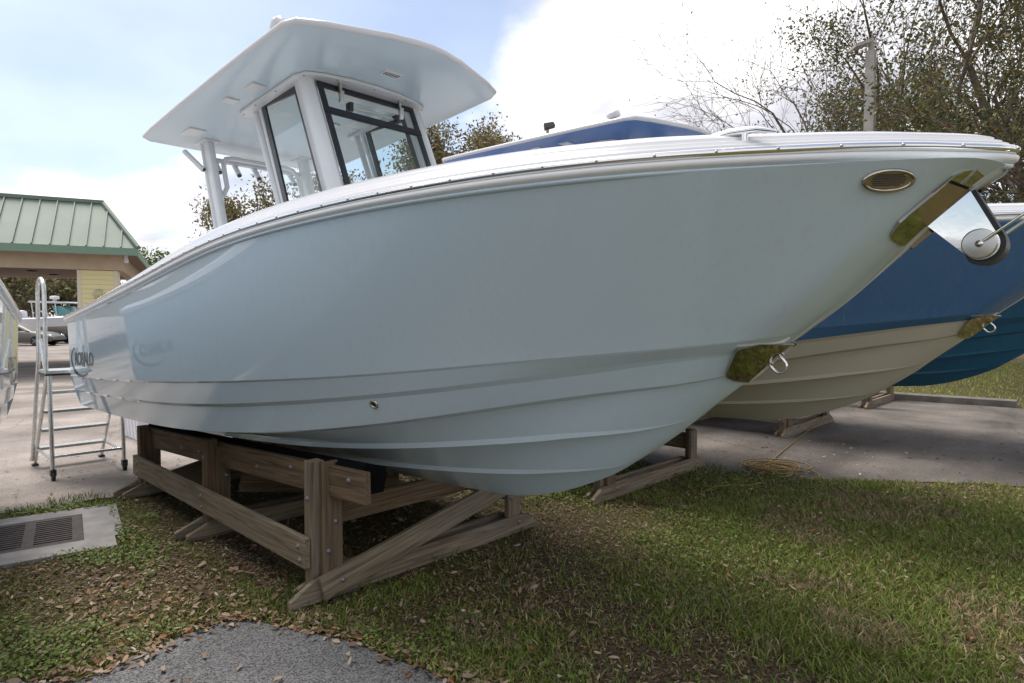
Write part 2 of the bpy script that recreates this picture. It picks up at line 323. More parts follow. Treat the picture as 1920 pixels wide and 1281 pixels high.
def make_grass():
    Vs = []; Fs = []; Cs = []; o = 0
    def blades(x, y, hgt, wid, cols, lean):
        nonlocal o
        n = len(x); a = nr.uniform(0, 2 * np.pi, n); h = hgt * nr.uniform(.55, 1.25, n); wd = wid * nr.uniform(.7, 1.3, n)
        dx = np.cos(a); dy = np.sin(a); b = nr.uniform(0, 2 * np.pi, n); le = lean * nr.uniform(.2, 1.2, n) * h
        lx = np.cos(b) * le; ly = np.sin(b) * le
        V = np.zeros((n, 5, 3)); z0 = 0.0
        V[:, 0] = np.stack([x - dx * wd / 2, y - dy * wd / 2, np.full(n, z0)], 1); V[:, 1] = np.stack([x + dx * wd / 2, y + dy * wd / 2, np.full(n, z0)], 1)
        V[:, 2] = np.stack([x + dx * wd * .4 + lx * .35, y + dy * wd * .4 + ly * .35, h * .62], 1); V[:, 3] = np.stack([x - dx * wd * .4 + lx * .35, y - dy * wd * .4 + ly * .35, h * .62], 1)
        V[:, 4] = np.stack([x + lx, y + ly, h * .95], 1)
        base = (np.arange(n) * 5 + o)[:, None]
        F = np.concatenate([base + np.array([[0, 1, 2]]), base + np.array([[0, 2, 3]]), base + np.array([[3, 2, 4]])], 0)
        Vs.append(V.reshape(-1, 3)); Fs.append(F); Cs.append(np.repeat(cols, 5, 0)); o += n * 5
    def palette(n, cs, p):
        c = np.array(cs)[nr.choice(len(cs), n, p=p)]; return c * nr.uniform(.7, 1.3, (n, 1))
    # near lawn
    x, y = scatter(700000, (-7.0, 3.2), (-.2, 9.0))
    dist = np.hypot(x, y)
    den_ = fnoise(x, y, 1.1); right = np.clip((x + 4.2) / 3.2, 0, 1)
    keep = on_soil(x, y) & (nr.random(len(x)) < np.clip((den_ - .45 + .20 * right) * 4.2, 0.14, 1) * np.clip(4.0 / np.maximum(dist, 3.0), .35, 1)) & ~(shade_region(x, y) & (nr.random(len(x)) < .93))
    x, y = x[keep], y[keep]; n = len(x)
    dry = fnoise(x + 9, y - 4, .9) > .61
    c = palette(n, [(.17, .235, .038), (.215, .265, .05), (.115, .165, .03), (.29, .28, .08), (.42, .33, .18)], [.30, .26, .2, .13, .11])
    cd = palette(n, [(.40, .31, .18), (.30, .22, .12), (.14, .19, .04)], [.3, .25, .45]); c[dry] = cd[dry]
    right = np.clip((x + 4.2) / 3.2, 0, 1)
    blades(x, y, .024 + .026 * right * fnoise(x, y, .8) * 2, .0075, c, 1.1)
    # far lawn beyond the kerb
    x, y = scatter(60000, (-12, 22), (15.2, 32)); k = on_soil(x, y); x, y = x[k], y[k]; n = len(x)
    blades(x, y, np.full(n, .06), .02, palette(n, [(.27, .32, .06), (.31, .34, .08), (.36, .31, .13)], [.5, .35, .15]), 1.0)
    # tufts along edges and at the stand
    for (tx, ty, k, hh) in [(-3.55, 1.78, 60, .10), (-3.62, 1.9, 50, .09), (-7.0, 1.45, 70, .06), (-6.95, 1.2, 80, .06), (-6.9, .95, 60, .05), (-3.3, 2.2, 30, .11), (-6.8, 1.55, 60, .06), (-5.2, 1.4, 60, .04), (-3.45, 2.9, 40, .07), (-3.35, 3.6, 40, .07), (-3.3, 6.7, 60, .08), (-2.6, 6.75, 60, .07)]:
        x = nr.normal(tx, .09, k); y = nr.normal(ty, .09, k); blades(x, y, np.full(k, hh), .007, palette(k, [(.07, .14, .02), (.11, .17, .03)], [.5, .5]), .7)
    V = np.concatenate(Vs); F = np.concatenate(Fs); C_ = np.concatenate(Cs)
    me = raw_mesh('grass', V, F, C_, MT['grass'], 3); ob = bpy.data.objects.new('grass', me); col.objects.link(ob)
    tag(ob, 'short patchy green and straw coloured grass around the boats', 'grass', kind='stuff')
def flat_leaves(name, x, y, z, ln, wd, cols, m, tilt=.5, curl=.25):
    n = len(x); a = nr.uniform(0, 2 * np.pi, n); ca, sa = np.cos(a), np.sin(a); t = nr.normal(0, tilt, n); t2 = nr.normal(0, tilt, n)
    shape = np.array([(-.5, 0, 0), (-.15, .5, 1), (.25, .42, 1), (.5, 0, 0), (.25, -.42, 1), (-.15, -.5, 1)])
    V = np.zeros((n, 6, 3))
    for i, (u, v, k) in enumerate(shape):
        uu = u * ln; vv = v * wd
        V[:, i, 0] = x + uu * ca - vv * sa; V[:, i, 1] = y + uu * sa + vv * ca
        V[:, i, 2] = z + np.abs(uu * t) * .5 + uu * t * .5 + vv * t2 + k * curl * wd * .5
    V[:, :, 2] = np.maximum(V[:, :, 2] - V[:, :, 2].min(1, keepdims=True) + z[:, None] * 1.0, .002)
    base = (np.arange(n) * 6)[:, None]
    F = np.concatenate([base + np.array([[0, 1, 2, 3]]), base + np.array([[0, 3, 4, 5]])], 0)
    me = raw_mesh(name, V.reshape(-1, 3), F, np.repeat(cols, 6, 0), m, 4); ob = bpy.data.objects.new(name, me); col.objects.link(ob); return ob
def make_litter():
    x, y = scatter(36000, (-7.2, 3.2), (-.2, 9.5)); dist = np.hypot(x, y)
    keep = ~(inside(YARD, x, y) | inside(PATH, x, y) | inside(SLAB, x, y)) & (nr.random(len(x)) < np.clip((fnoise(x + 31, y + 12, 1.0) - .32) * 1.9, .05, 1) * np.clip(1.1 - .28 * np.clip(x + 3, 0, 3), .2, 1) * np.clip(4.5 / np.maximum(dist, 3.5), .3, 1))
    x, y = x[keep], y[keep]
    # drift along the path edge, a few on the paving
    ex, ey = [], []
    for i in range(1, 60):
        p = PATH[i % len(PATH)]
        if p[1] > .5 and p[0] < -.6:
            k = 13; ex += list(nr.normal(p[0], .05, k)); ey += list(nr.normal(p[1] + .04, .05, k))
    px, py = scatter(46, (-3.6, -.9), (.2, 1.9)); qx, qy = scatter(160, (-9.5, -6.9), (.6, 3.5)); hx, hy = scatter(260, (-4.0, 0), (6.8, 11))
    x = np.concatenate([x, ex, px, qx, hx]); y = np.concatenate([y, ey, py, qy, hy]); n = len(x)
    cs = np.array([(.33, .23, .15), (.24, .15, .09), (.40, .30, .21), (.30, .13, .05), (.16, .10, .065), (.44, .37, .29)])
    c = cs[nr.choice(6, n, p=[.28, .26, .12, .1, .18, .06])] * nr.uniform(.6, 1.1, (n, 1))
    ob = flat_leaves('leaf_litter', x, y, nr.uniform(.008, .03, n), nr.uniform(.024, .068, n), nr.uniform(.009, .025, n), c, MT['leafy'], .35, .5)
    tag(ob, 'fallen brown oak leaves scattered over the grass and paving', 'leaf litter', kind='stuff')
    # fine thatch of broken leaf and dead grass on the soil
    x, y = scatter(210000, (-7.0, 3.2), (-.2, 8.0)); dist = np.hypot(x, y)
    keep = on_soil(x, y) & (nr.random(len(x)) < (.35 + .65 * fnoise(x - 7, y + 3, 2.0)) * np.clip(4.5 / np.maximum(dist, 3.5), .25, 1)); x, y = x[keep], y[keep]; n = len(x)
    cs = np.array([(.27, .19, .125), (.18, .125, .08), (.34, .26, .17), (.42, .34, .22), (.11, .08, .055), (.25, .15, .07)])
    ob = flat_leaves('thatch', x, y, nr.uniform(.003, .016, n), nr.uniform(.010, .042, n), nr.uniform(.004, .011, n), cs[nr.choice(6, n)] * nr.uniform(.55, 1.05, (n, 1)), MT['leafy'], .3, .4)
    tag(ob, 'fine brown thatch of broken leaves and dead grass on the soil', 'thatch', kind='stuff')
    # low broad-leaved weeds
    x, y = scatter(260000, (-7.0, 1.5), (-.2, 7.0)); dist = np.hypot(x, y)
    m_ = fnoise(x + 3, y + 44, 1.4); left = np.clip((-1.6 - x) / 2, .12, 1)
    keep = on_soil(x, y) & ~shade_region(x, y) & (nr.random(len(x)) < np.clip((m_ - .50) * 5, 0, 1) * left * np.clip(4.2 / np.maximum(dist, 3.5), .35, 1))
    x, y = x[keep], y[keep]; n = len(x)
    cs = np.array([(.14, .205, .04), (.18, .245, .055), (.10, .155, .033), (.22, .26, .07)]); c = cs[nr.choice(4, n)] * nr.uniform(.75, 1.2, (n, 1))
    ob = flat_leaves('weeds', x, y, nr.uniform(.008, .055, n), nr.uniform(.014, .03, n), nr.uniform(.010, .018, n), c, MT['grass'], .5, .4)
    tag(ob, 'low broad leaved green weeds growing through the leaf litter', 'weeds', kind='stuff')
make_grass(); make_litter()

# ================================================================== boats
BORG = (-4.6, 0.0, 0.3)
XS = -7.95
stem_z = [0.30, 0.40, 0.55, 0.617, 0.665, 0.728, 0.806, 0.894, 1.003, 1.108, 1.274, 1.43, 1.615, 1.763, 1.901, 2.026, 2.14, 2.185, 2.225]
stem_x = [-8.2, -6.9, -3.9, -2.70, -2.459, -2.257, -2.07, -1.897, -1.736, -1.586, -1.392, -1.202, -1.008, -.822, -.674, -.547, -.43, -.368, -.300]
stemX = pchip(stem_z, stem_x); keelZ = pchip(stem_x, stem_z)
def cv(xs, bs, zs):
    b0 = pchip(xs, bs); z0 = pchip(xs, zs); x1 = xs[-1]; n = 401; X = np.linspace(XS, x1, n)
    def fair(f):      # fair the curve: gaussian smoothing that dies out towards both ends
        y = np.array([f(x) for x in X]); k = np.exp(-.5 * (np.arange(-60, 61) * (X[1] - X[0]) / .30) ** 2); k /= k.sum()
        e = np.concatenate([2 * y[0] - y[60:0:-1], y, 2 * y[-1] - y[-2:-62:-1]]); ys = np.convolve(e, k, 'valid')
        wt = np.clip((x1 - X - .25) / 1.2, 0, 1); wt = wt * wt * (3 - 2 * wt); return y * (1 - wt) + ys * wt
    B_, Z_ = fair(b0), fair(z0)
    return lambda t: (XS + (x1 - XS) * t, float(np.interp(XS + (x1 - XS) * t, X, B_)), float(np.interp(XS + (x1 - XS) * t, X, Z_)))
C_top = cv([-8.2, -7.9, -7, -6, -5, -4, -3.2, -2.5, -2, -1.64, -1.3, -1.1, -.89, -.7, -.55, -.45, -.37, -.32, -.302],
           [1.225, 1.23, 1.25, 1.265, 1.265, 1.25, 1.22, 1.17, 1.10, 1.01, .87, .75, .59, .425, .285, .185, .095, .035, 0],
           [1.64, 1.667, 1.755, 1.862, 1.985, 2.115, 2.165, 2.188, 2.196, 2.203, 2.206, 2.208, 2.213, 2.219, 2.222, 2.222, 2.222, 2.222, 2.222])
C_ref = cv([-8.2, -7.9, -7, -5.81, -4.85, -4.35, -3.93, -3.58, -2.87, -2.45, -2.13, -1.87, -1.67, -1.47, -1.3, -1.145, -.885, -.63, -.51, -.42, -.35, -.305, -.285],
           [1.245, 1.25, 1.27, 1.285, 1.284, 1.277, 1.269, 1.257, 1.221, 1.186, 1.141, 1.091, 1.039, .969, .889, .80, .606, .385, .27, .175, .095, .04, 0],
           [1.685, 1.714, 1.80, 1.927, 2.047, 2.115, 2.162, 2.19, 2.221, 2.231, 2.236, 2.240, 2.244, 2.247, 2.249, 2.252, 2.259, 2.266, 2.267, 2.266, 2.266, 2.265, 2.265])
C_l1 = cv([-8.2, -6.13, -5.16, -4.29, -3.69, -2.877, -2.257, -1.546, -1.174, -.94], [1.208, 1.218, 1.203, 1.148, 1.078, .923, .742, .438, .202, 0], [1.085, 1.181, 1.231, 1.289, 1.335, 1.405, 1.475, 1.562, 1.618, 1.652])
C_l2 = cv([-8.2, -6.3, -5.3, -4.4, -3.795, -2.957, -2.313, -1.85, -1.585, -1.167, -1.008], [1.178, 1.18, 1.162, 1.108, 1.032, .872, .693, .502, .378, .118, 0], [.945, 1.014, 1.059, 1.125, 1.184, 1.284, 1.376, 1.457, 1.507, 1.583, 1.615])
C_ch = cv([-8.2, -7.06, -6.18, -5.46, -4.97, -4.56, -3.93, -3.505, -3.076, -2.71, -2.408, -1.915, -1.644, -1.483, -1.258, -1.20], [1.128, 1.128, 1.128, 1.115, 1.088, 1.052, .972, .893, .798, .702, .607, .422, .288, .202, .048, 0], [.785, .800, .824, .852, .877, .908, .974, 1.03, 1.096, 1.164, 1.223, 1.331, 1.389, 1.425, 1.468, 1.432])
C_s1 = cv([-8.2, -5.5, -4.544, -3.853, -3.343, -2.922, -2.58, -2.317, -2.036, -1.784, -1.559, -1.43], [.78, .78, .758, .708, .628, .542, .452, .372, .272, .168, .068, 0], [.66, .775, .826, .872, .918, .968, 1.014, 1.056, 1.115, 1.163, 1.216, 1.241])
C_s2 = cv([-8.2, -5.5, -4.4, -3.469, -3.08, -2.805, -2.496, -2.166, -1.959, -1.78], [.40, .40, .38, .328, .288, .252, .188, .112, .053, 0], [.475, .60, .66, .739, .768, .792, .832, .892, .934, .972])
def keel(t):
    x = XS + (-1.78 - XS) * t; return (x, 0.0, keelZ(x))
def shift(cur, db, dz, x_end=None):
    def g(t):
        x, b, z = cur(t); k = min(1, (1 - t) * 9 + 0.0)
        return (x, max(b + db * k, 0), z + dz * k)
    return g
HULL_N = 110
def hull_patch(mb, A, B, rows, mi, power=None):
    ts = [i / HULL_N for i in range(HULL_N + 1)]
    ts = [1 - (1 - t) ** 1.35 for t in ts]
    for side in (-1, 1):
        R_ = []
        for j in range(rows + 1):
            s = j / rows; row = []
            for t in ts:
                a = A(t); b = B(t)
                e = 1.0 if power is None else power(t)
                x = a[0] + (b[0] - a[0]) * s; z = a[2] + (b[2] - a[2]) * s; y = a[1] + (b[1] - a[1]) * s ** e
                if t > .8:
                    k = ((t - .8) / .2) ** 3; x += (stemX(z) - x) * k * (1 if y < .25 else .25 / max(y, .25))
                row.append(Vector((x, side * y, z)))
            R_.append(row)
        mb.grid(R_, mi, True, flip=(side > 0))
def side_patch_list():
    s2_in = shift(C_s2, -.055, -.012); s2_lo = shift(C_s2, .006, -.014); s2_up = shift(C_s2, .012, .014)
    s1_in = shift(C_s1, -.06, -.014); s1_lo = shift(C_s1, .006, -.016); s1_up = shift(C_s1, .012, .016)
    ch_in = shift(C_ch, -.075, -.016); l2_lo = shift(C_l2, -.028, -.024); l1_lo = shift(C_l1, -.013, -.012)
    flare = lambda t: 1.0 + .15 * sstep(.45, .85, t)
    return [(keel, s2_in, 3, 1, None), (s2_in, s2_lo, 1, 1, None), (s2_lo, s2_up, 1, 1, None), (s2_up, s1_in, 3, 1, None), (s1_in, s1_lo, 1, 1, None), (s1_lo, s1_up, 1, 1, None),
            (s1_up, ch_in, 3, 1, None), (ch_in, C_ch, 1, 1, None), (C_ch, l2_lo, 3, 1, None), (l2_lo, C_l2, 1, 1, None), (C_l2, l1_lo, 3, 0, None), (l1_lo, C_l1, 1, 0, None), (C_l1, C_top, 14, 0, flare)]
HB = None
def surf_point(x, z, off=0.0, side=-1):
    """point and outward normal of the hull skin at (x, z)"""
    hit, n, _, _ = HB.ray_cast(Vector((x, side * 3, z)), Vector((0, -side, 0)))
    if hit is None: hit, n = Vector((stemX(z), side * .001, z)), Vector((.6, side * .8, 0))
    if n.y * side < 0: n = -n
    return hit + n * off, n
def skin(poly, off, side, step=.02):
    """flat outline (x, z) cut into cells and laid on the hull skin"""
    bm = bmesh.new(); bm.faces.new([bm.verts.new((x, 0, z)) for x, z in poly])
    xs = [p[0] for p in poly]; zs = [p[1] for p in poly]
    for k in np.arange(min(xs) + step / 2, max(xs), step): bmesh.ops.bisect_plane(bm, geom=bm.verts[:] + bm.edges[:] + bm.faces[:], plane_co=(k, 0, 0), plane_no=(1, 0, 0))
    for k in np.arange(min(zs) + step / 2, max(zs), step): bmesh.ops.bisect_plane(bm, geom=bm.verts[:] + bm.edges[:] + bm.faces[:], plane_co=(0, 0, k), plane_no=(0, 0, 1))
    bm.verts.index_update(); vs = [surf_point(v.co.x, v.co.z, off, side)[0] for v in bm.verts]; fs = [tuple(v.index for v in f.verts) for f in bm.faces]
    bm.free(); return vs, fs
def flat_plate(mb, P, side):
    """flat polished plate lying on the hull skin behind outline P"""
    pts = np.array([p[:] for p in skin(P, 0, side)[0]]); c = pts.mean(0); n = np.linalg.svd(pts - c)[2][2]
    if n[1] * side < 0: n = -n
    d = np.quantile((pts - c) @ n, .97) + .004; nv = Vector(n); q = []
    for x, z in P:
        p = surf_point(x, z, 0, side)[0]; q.append(p + nv * (d - float((np.array(p[:]) - c) @ n)))
    mb.prism(q, nv * -.012)
def plan_norm(cur, t):
    a = cur(max(t - .004, 0)); b = cur(min(t + .004, 1)); d = Vector((b[0] - a[0], -(b[1] - a[1]), 0)).normalized()
    return Vector((d.y, -d.x, 0))  # outward on starboard (negative y)
cap_k = pchip([-8.2, -7.9, -6, -4.5, -3, -2, -1, -.28], [.5, .5, 1.05, 1.55, 1.35, 1.25, 1.0, .75])
def rail_rows(prof, ts, scale_cap=False):
    rows = []
    for o_, h in prof:
        row = []
        for t in ts:
            x, b, z = C_ref(t); n = plan_norm(C_ref, t) if t < .9995 else Vector((1, 0, 0))
            hh = h if not scale_cap or h < .03 else .03 + (h - .03) * cap_k(x)
            if o_ < 0:      # inboard: towards the middle of the foredeck, never across the centre line
                q = Vector((min(x, -1.25), 0, 0)) - Vector((x, -b, 0)); p = Vector((x, -b, z + hh)) + q.normalized() * -o_
            else: p = Vector((x, -b, z + hh)) + n * o_
            p.y = min(p.y, 0); row.append(p)
        rows.append(row)
    return rows
def mirror_rows(rows): return [[Vector((p.x, -p.y, p.z)) for p in r_] for r_ in rows]
RT_TS = [1 - (1 - i / 150) ** 1.8 for i in range(151)]
def sweep(mb, prof, mi, cap=False):
    rows = rail_rows(prof, RT_TS, cap); mb.grid(rows, mi, True); mb.grid(mirror_rows(rows), mi, True, flip=True)
def text_mesh(body, sx, sy):
    cu = bpy.data.curves.new('letters', 'FONT'); cu.body = body; cu.size = 1.0; cu.resolution_u = 3; cu.space_character = 0.86; cu.offset = .016
    o = bpy.data.objects.new('letters', cu); col.objects.link(o); bpy.context.view_layer.update()
    dg = bpy.context.evaluated_depsgraph_get(); me = bpy.data.meshes.new_from_object(o.evaluated_get(dg)); bpy.data.objects.remove(o)
    vs = np.array([v.co[:] for v in me.vertices]); mn = vs.min(0); mxv = vs.max(0)
    vs = (vs - mn) / np.maximum(mxv - mn, 1e-6); vs[:, 0] *= sx; vs[:, 1] *= sy
    return vs, [tuple(p.vertices) for p in me.polygons]
def logo(parent, side):
    """maker's word with a swoosh, near the stern; reads the right way round on each side"""
    W_, Hh = .74, .135
    vs, fs = text_mesh('ROBALO', W_, Hh); mb = MB()
    # doubled outline gives the heavy strokes
    def put(u, v, off):
        # u: metres forward from stern end (starboard) ; v: up
        x = -7.86 + .16 + u if side < 0 else -7.86 + .16 + (W_ - u)
        z = 1.225 + v + (x + 7.7) * .035
        p, n = surf_point(x, z, off, side); return p
    for du in (0,):
        mb.add([put(a + du + (.12 * b_), b_, .003 + du * .05) for a, b_, c_ in vs], fs, 0)
    o = mb.obj('brand_lettering', MT['decal'], parent)
    mb = MB(); inner = []; outer = []
    for i in range(41):
        a = R(128) + R(180) * i / 40; wdt = .007 + .030 * math.sin(math.pi * min(1, i / 40 * 1.02)) ** 1.0
        cx_, cz_ = .27, .06; ru, rv = .40, .150
        u0 = cx_ + ru * math.cos(a); v0 = cz_ + rv * math.sin(a)
        if side > 0: u0 = W_ - u0
        inner.append((u0, v0)); 
        u1 = cx_ + (ru + wdt * 1.3) * math.cos(a); v1 = cz_ + (rv + wdt) * math.sin(a)
        if side > 0: u1 = W_ - u1
        outer.append((u1, v1))
    mb.grid([[put(u, v, .003) for u, v in inner], [put(u, v, .003) for u, v in outer]], 0, False)
    mb.obj('brand_swoosh', MT['decal'], parent)
TTZ = lambda x: 3.350 + (x + 6.45) * .062
TT_OUT = [(-6.50, .0), (-6.51, .45), (-6.50, .86), (-6.44, .92), (-6.2, .932), (-5.5, .935), (-4.7, .93), (-4.25, .922), (-3.95, .912), (-3.78, .905), (-3.68, .86), (-3.60, .70), (-3.53, .5), (-3.46, .3), (-3.42, .12), (-3.41, 0)]
def build_boat(name, label, group, topm, botm, loc, rz=0.0, dz=0.0, top=None, full=True, tow=True, brand=True):
    e = thing(name, label, 'boat', BORG, (loc[0] + BORG[0] * math.cos(rz), loc[1] + BORG[0] * math.sin(rz), BORG[2] + dz), rz, group)
    # hull
    mb = MB()
    for A, B, rows, mi, pw in side_patch_list(): hull_patch(mb, A, B, rows, mi, pw)
    sec = [keel(0)] + [c(0) for c in (C_s2, C_s1, C_ch, C_l2, C_l1, C_top)]
    pts = [Vector((p[0], -p[1], p[2])) for p in sec] + [Vector((p[0], p[1], p[2])) for p in sec[::-1][:-1]]
    mb.add(pts, [tuple(range(len(pts)))], 0)
    hull = mb.obj('hull', [topm, botm], e, fix=False)
    global HB
    if HB is None: HB = BVHTree.FromPolygons(mb.v, mb.f)
    # rub rail
    mb = MB(); sweep(mb, [(-.016, .028), (-.002, .028), (.0, .0245)], 0); sweep(mb, [(.0, -.004), (.009, -.009), (.012, -.018), (.008, -.029), (-.010, -.035)], 0)
    rail = mb.obj('rub_rail', MT['railw'], e)
    mb = MB(); sweep(mb, [(-.002, .025), (.006, .024), (.013, .018), (.015, .011), (.013, .004), (.006, -.003), (-.002, -.005)], 0)
    ins = mb.obj('rail_insert', MT['steel'], rail)
    mb = MB(); sweep(mb, [(-.010, -.035), (-.003, -.038), (-.005, -.048), (-.022, -.053)], 0); mb.obj('rail_flange', topm, hull)
    if full:
        sm = MB(); sm.lathe((0, 0, 0), (0, -1, 0), [(.006, 0), (.0055, .003), (.003, .0045), (0.0002, .005)], 8)
        sme = sm.mesh('screw', [MT['brushed']]); d = 0; prev = None; 
        for i in range(2000):
            t = i / 2000; x, b, z = C_ref(t); p = Vector((x, -b, z + .013))
            if prev is not None: d += (p - prev).length
            prev = p
            if d > .20:
                d = 0; o = bpy.data.objects.new('screw', sme); col.objects.link(o); o.parent = ins
                n = plan_norm(C_ref, t); o.location = p + n * .0145; o.rotation_euler = (0, 0, math.atan2(n.y, n.x) + math.pi / 2)
    # deck cap, coaming and sole
    l1b = lambda x: C_l1(min(max((x - XS) / (-.94 - XS), 0), 1))[1]
    mb = MB(); sweep(mb, [(-.36, .07), (-.30, .10), (-.2, .115), (-.13, .107), (-.088, .092), (-.066, .080), (-.060, .076), (-.059, .064), (-.047, .062), (-.038, .058), (-.0365, .047), (-.026, .045), (-.018, .040), (-.016, .028)], 0, True)
    inner = []
    for t in RT_TS:
        x, b, z = C_ref(t); q = Vector((min(x, -1.25), 0)) - Vector((x, -b)); q = Vector((x, -b)) + q.normalized() * .36; inner.append((q.x, max(-q.y, 0), z + .03 + .04 * cap_k(x)))
    rows = [[Vector((x, -b, z)) for x, b, z in inner], [Vector((x, -min(b * .97, l1b(x) - .08), 1.62) if x < -3.0 else (x, -b * .97, z - .03)) for x, b, z in inner]]
    mb.grid(rows, 0, True); mb.grid(mirror_rows(rows), 0, True, flip=True)
    mb.grid([rows[1], mirror_rows(rows)[1]], 0, False)
    x, b, z = C_ref(0); mb.box((XS - .012, -b + .06, 1.3), (XS + .25, b - .06, z - .03), 0)
    mb.obj('deck', MT['white'], e)
    # tow eye plate and U bolt on the stem
    if tow:
        for side in (-1, 1):
            P = [(-1.014, 1.606), (-1.09, 1.594), (-1.160, 1.580), (-1.178, 1.568), (-1.244, 1.470), (-1.249, 1.452), (-1.243, 1.438), (-1.228, 1.428)] + [(stemX(z) - .002, z) for z in (1.425, 1.48, 1.54, 1.59)]
            mb = MB(); flat_plate(mb, P, side); mb.obj('tow_plate', MT['plate'], e)
        mb = MB(); d = Vector((.68, 0, -.73)).normalized(); up_ = Vector((.73, 0, .68)).normalized(); c0 = Vector((-1.098, 0, 1.525))
        pts = [c0 - up_ * .03 - d * .02, c0 - up_ * .03 + d * .03] + [c0 + d * .04 - up_ * .03 * math.cos(a) + d * .03 * math.sin(a) for a in np.linspace(.2, math.pi - .2, 9)] + [c0 + up_ * .03 + d * .03, c0 + up_ * .03 - d * .02]
        mb.tube(pts, .0065, 8); mb.obj('tow_eye', MT['steel'], e)
    if brand:
        logo(e, -1); logo(e, 1)
    if full:
        # anchor roller on the stem head
        for side in (-1, 1):   # polished stem shoe: thin plates wrapping the stem
            P = [(stemX(z) - .003, z) for z in (2.19, 2.15, 2.1, 2.05, 2.0, 1.975)] + [(-.607, 1.972), (-.617, 1.985), (-.614, 2.005), (-.585, 2.045), (-.485, 2.132), (-.43, 2.176), (-.40, 2.190), (-.37, 2.198)]
            mb = MB(); flat_plate(mb, P, side); mb.obj('stem_shoe', MT['plate'], e)
        rol = None
        arc_ = lambda r_, a0, a1: [(-.366 + r_ * math.cos(R(a)), 1.957 + r_ * math.sin(R(a))) for a in np.linspace(a0, a1, 16)]
        chk = [(-.535, 2.045), (-.47, 2.11), (-.405, 2.155)] + arc_(.054, 22, -135)
        for y0 in (.054, -.066):
            mb = MB(); mb.prism([(x, y0, z) for x, z in chk], (0, .012, 0)); rol = mb.obj('anchor_roller_cheek', MT['steelw'], e)
        mb = MB(); chb = [(-.48, 2.085), (-.388, 2.15)] + arc_(.069, 24, -120)
        mb.prism([(x, -.052, z) for x, z in chb], (0, .104, 0)); mb.obj('roller', MT['black'], rol)
        mb = MB(); mb.lathe((-.370, -.0662, 1.958), (0, -1, 0), [(.053, -.001), (.052, .003), (.047, .004), (.0004, .004)], 28); mb.obj('roller_disc', MT['brushed'], rol)
        mb = MB(); mb.lathe((-.370, -.070, 1.958), (0, -1, 0), [(.012, 0), (.012, .003), (.007, .004), (.006, .007), (.0003, .008)], 16); mb.obj('pin', MT['steel'], rol)
        for y0 in (-.074, .074):
            mb = MB(); mb.tube([(-.358, y0 * .9, 1.966), (-.340, y0, 1.980), (-.26, y0, 2.04), (-.12, y0 * .9, 2.13), (-.06, y0 * .5, 2.16)], .0055, 8); mb.obj('bail_wire', MT['steel'], rol)
        # horn grille
        c0, n0 = surf_point(-.585, 2.165, .004); mb = MB(); tx = n0.cross(Vector((0, 0, 1))).normalized(); ty = n0.cross(tx)
        if ty.z < 0: ty = -ty
        def ov(r1, r2, h, k=28): return [c0 + tx * math.cos(2 * math.pi * i / k) * r1 + ty * math.sin(2 * math.pi * i / k) * r2 + n0 * h for i in range(k)]
        mb.grid([ov(.086, .043, 0), ov(.084, .042, .008), ov(.076, .035, .010), ov(.072, .031, .003)], 0, True, closed=True)
        mb.add(ov(.072, .031, .003), [tuple(range(28))], 0)
        gr = mb.obj('horn_grille', MT['plate'], e)
        for k in range(6):
            v = -.019 + k * .0076; hw = .055 * math.sqrt(max(0, 1 - (v / .031) ** 2)); mb = MB()
            a, b_ = c0 + ty * v - tx * hw + n0 * .0042, c0 + ty * v + tx * hw + n0 * .0042
            mb.add([a, b_, b_ + ty * .0028 + n0 * .004, a + ty * .0028 + n0 * .004], [(0, 1, 2, 3)], 0); mb.obj('louvre', MT['galv'], gr)
        # through-hull fitting below the spray line
        mb = MB(); c0, n0 = surf_point(-2.93, 1.235, .001)
        mb.lathe(c0, n0, [(.027, -.004), (.027, .006), (.022, .010), (.016, .008), (.014, -.002)], 20); th = mb.obj('through_hull_fitting', MT['brushed'], e)
        mb = MB(); mb.lathe(c0, n0, [(.015, .003), (.0004, .003)], 16); mb.obj('bore', MT['black'], th)
        # pull-up cleats
        for (x, b, z, s) in ((-1.02, .60, 2.338, 1.0), (-4.45, 1.08, 2.27, .8)):
            for side in (-1, 1):
                mb = MB(); L_ = .16 * s
                mb.tube([(x - L_, side * b, z - .012), (x - L_ * .6, side * b, z + .012), (x, side * b, z + .018), (x + L_ * .6, side * b, z + .012), (x + L_, side * b, z - .008)], [.006, .013, .016, .013, .006], 10)
                mb.tube([(x - .05, side * b, z - .05), (x - .05, side * b, z + .01)], .012, 8); mb.tube([(x + .05, side * b, z - .05), (x + .05, side * b, z + .01)], .012, 8)
                mb.obj('cleat', MT['steel'], e)
    if top:
        had = set(e.children); build_top(e, MT['liner'] if top == 'own' else MT['ttop_blue'], True)
        if top != 'own':
            pv = Vector((-3.6, 0, 3.52)); MM = Matrix.Translation(pv + Vector((0, 0, -.07))) @ Matrix.Rotation(R(5), 4, 'Y') @ Matrix.Translation(-pv)
            for o in e.children:
                if o not in had: o.matrix_basis = MM
    return e
def quad_ring(mb, q, wd, mi, t=.02, n=None):
    """frame of width wd just inside quad q (4 Vectors, in order), thickness t along n"""
    c = sum(q, Vector()) / 4; ins = []
    for i in range(4):
        a, b_, c_ = q[i - 1], q[i], q[(i + 1) % 4]; u = (a - b_).normalized(); v = (c_ - b_).normalized(); s = u.cross(v).length
        ins.append(b_ + (u + v) * (wd / s))
    for i in range(4):
        j = (i + 1) % 4; mb.prism([q[i], q[j], ins[j], ins[i]], n * t, mi)
    return ins
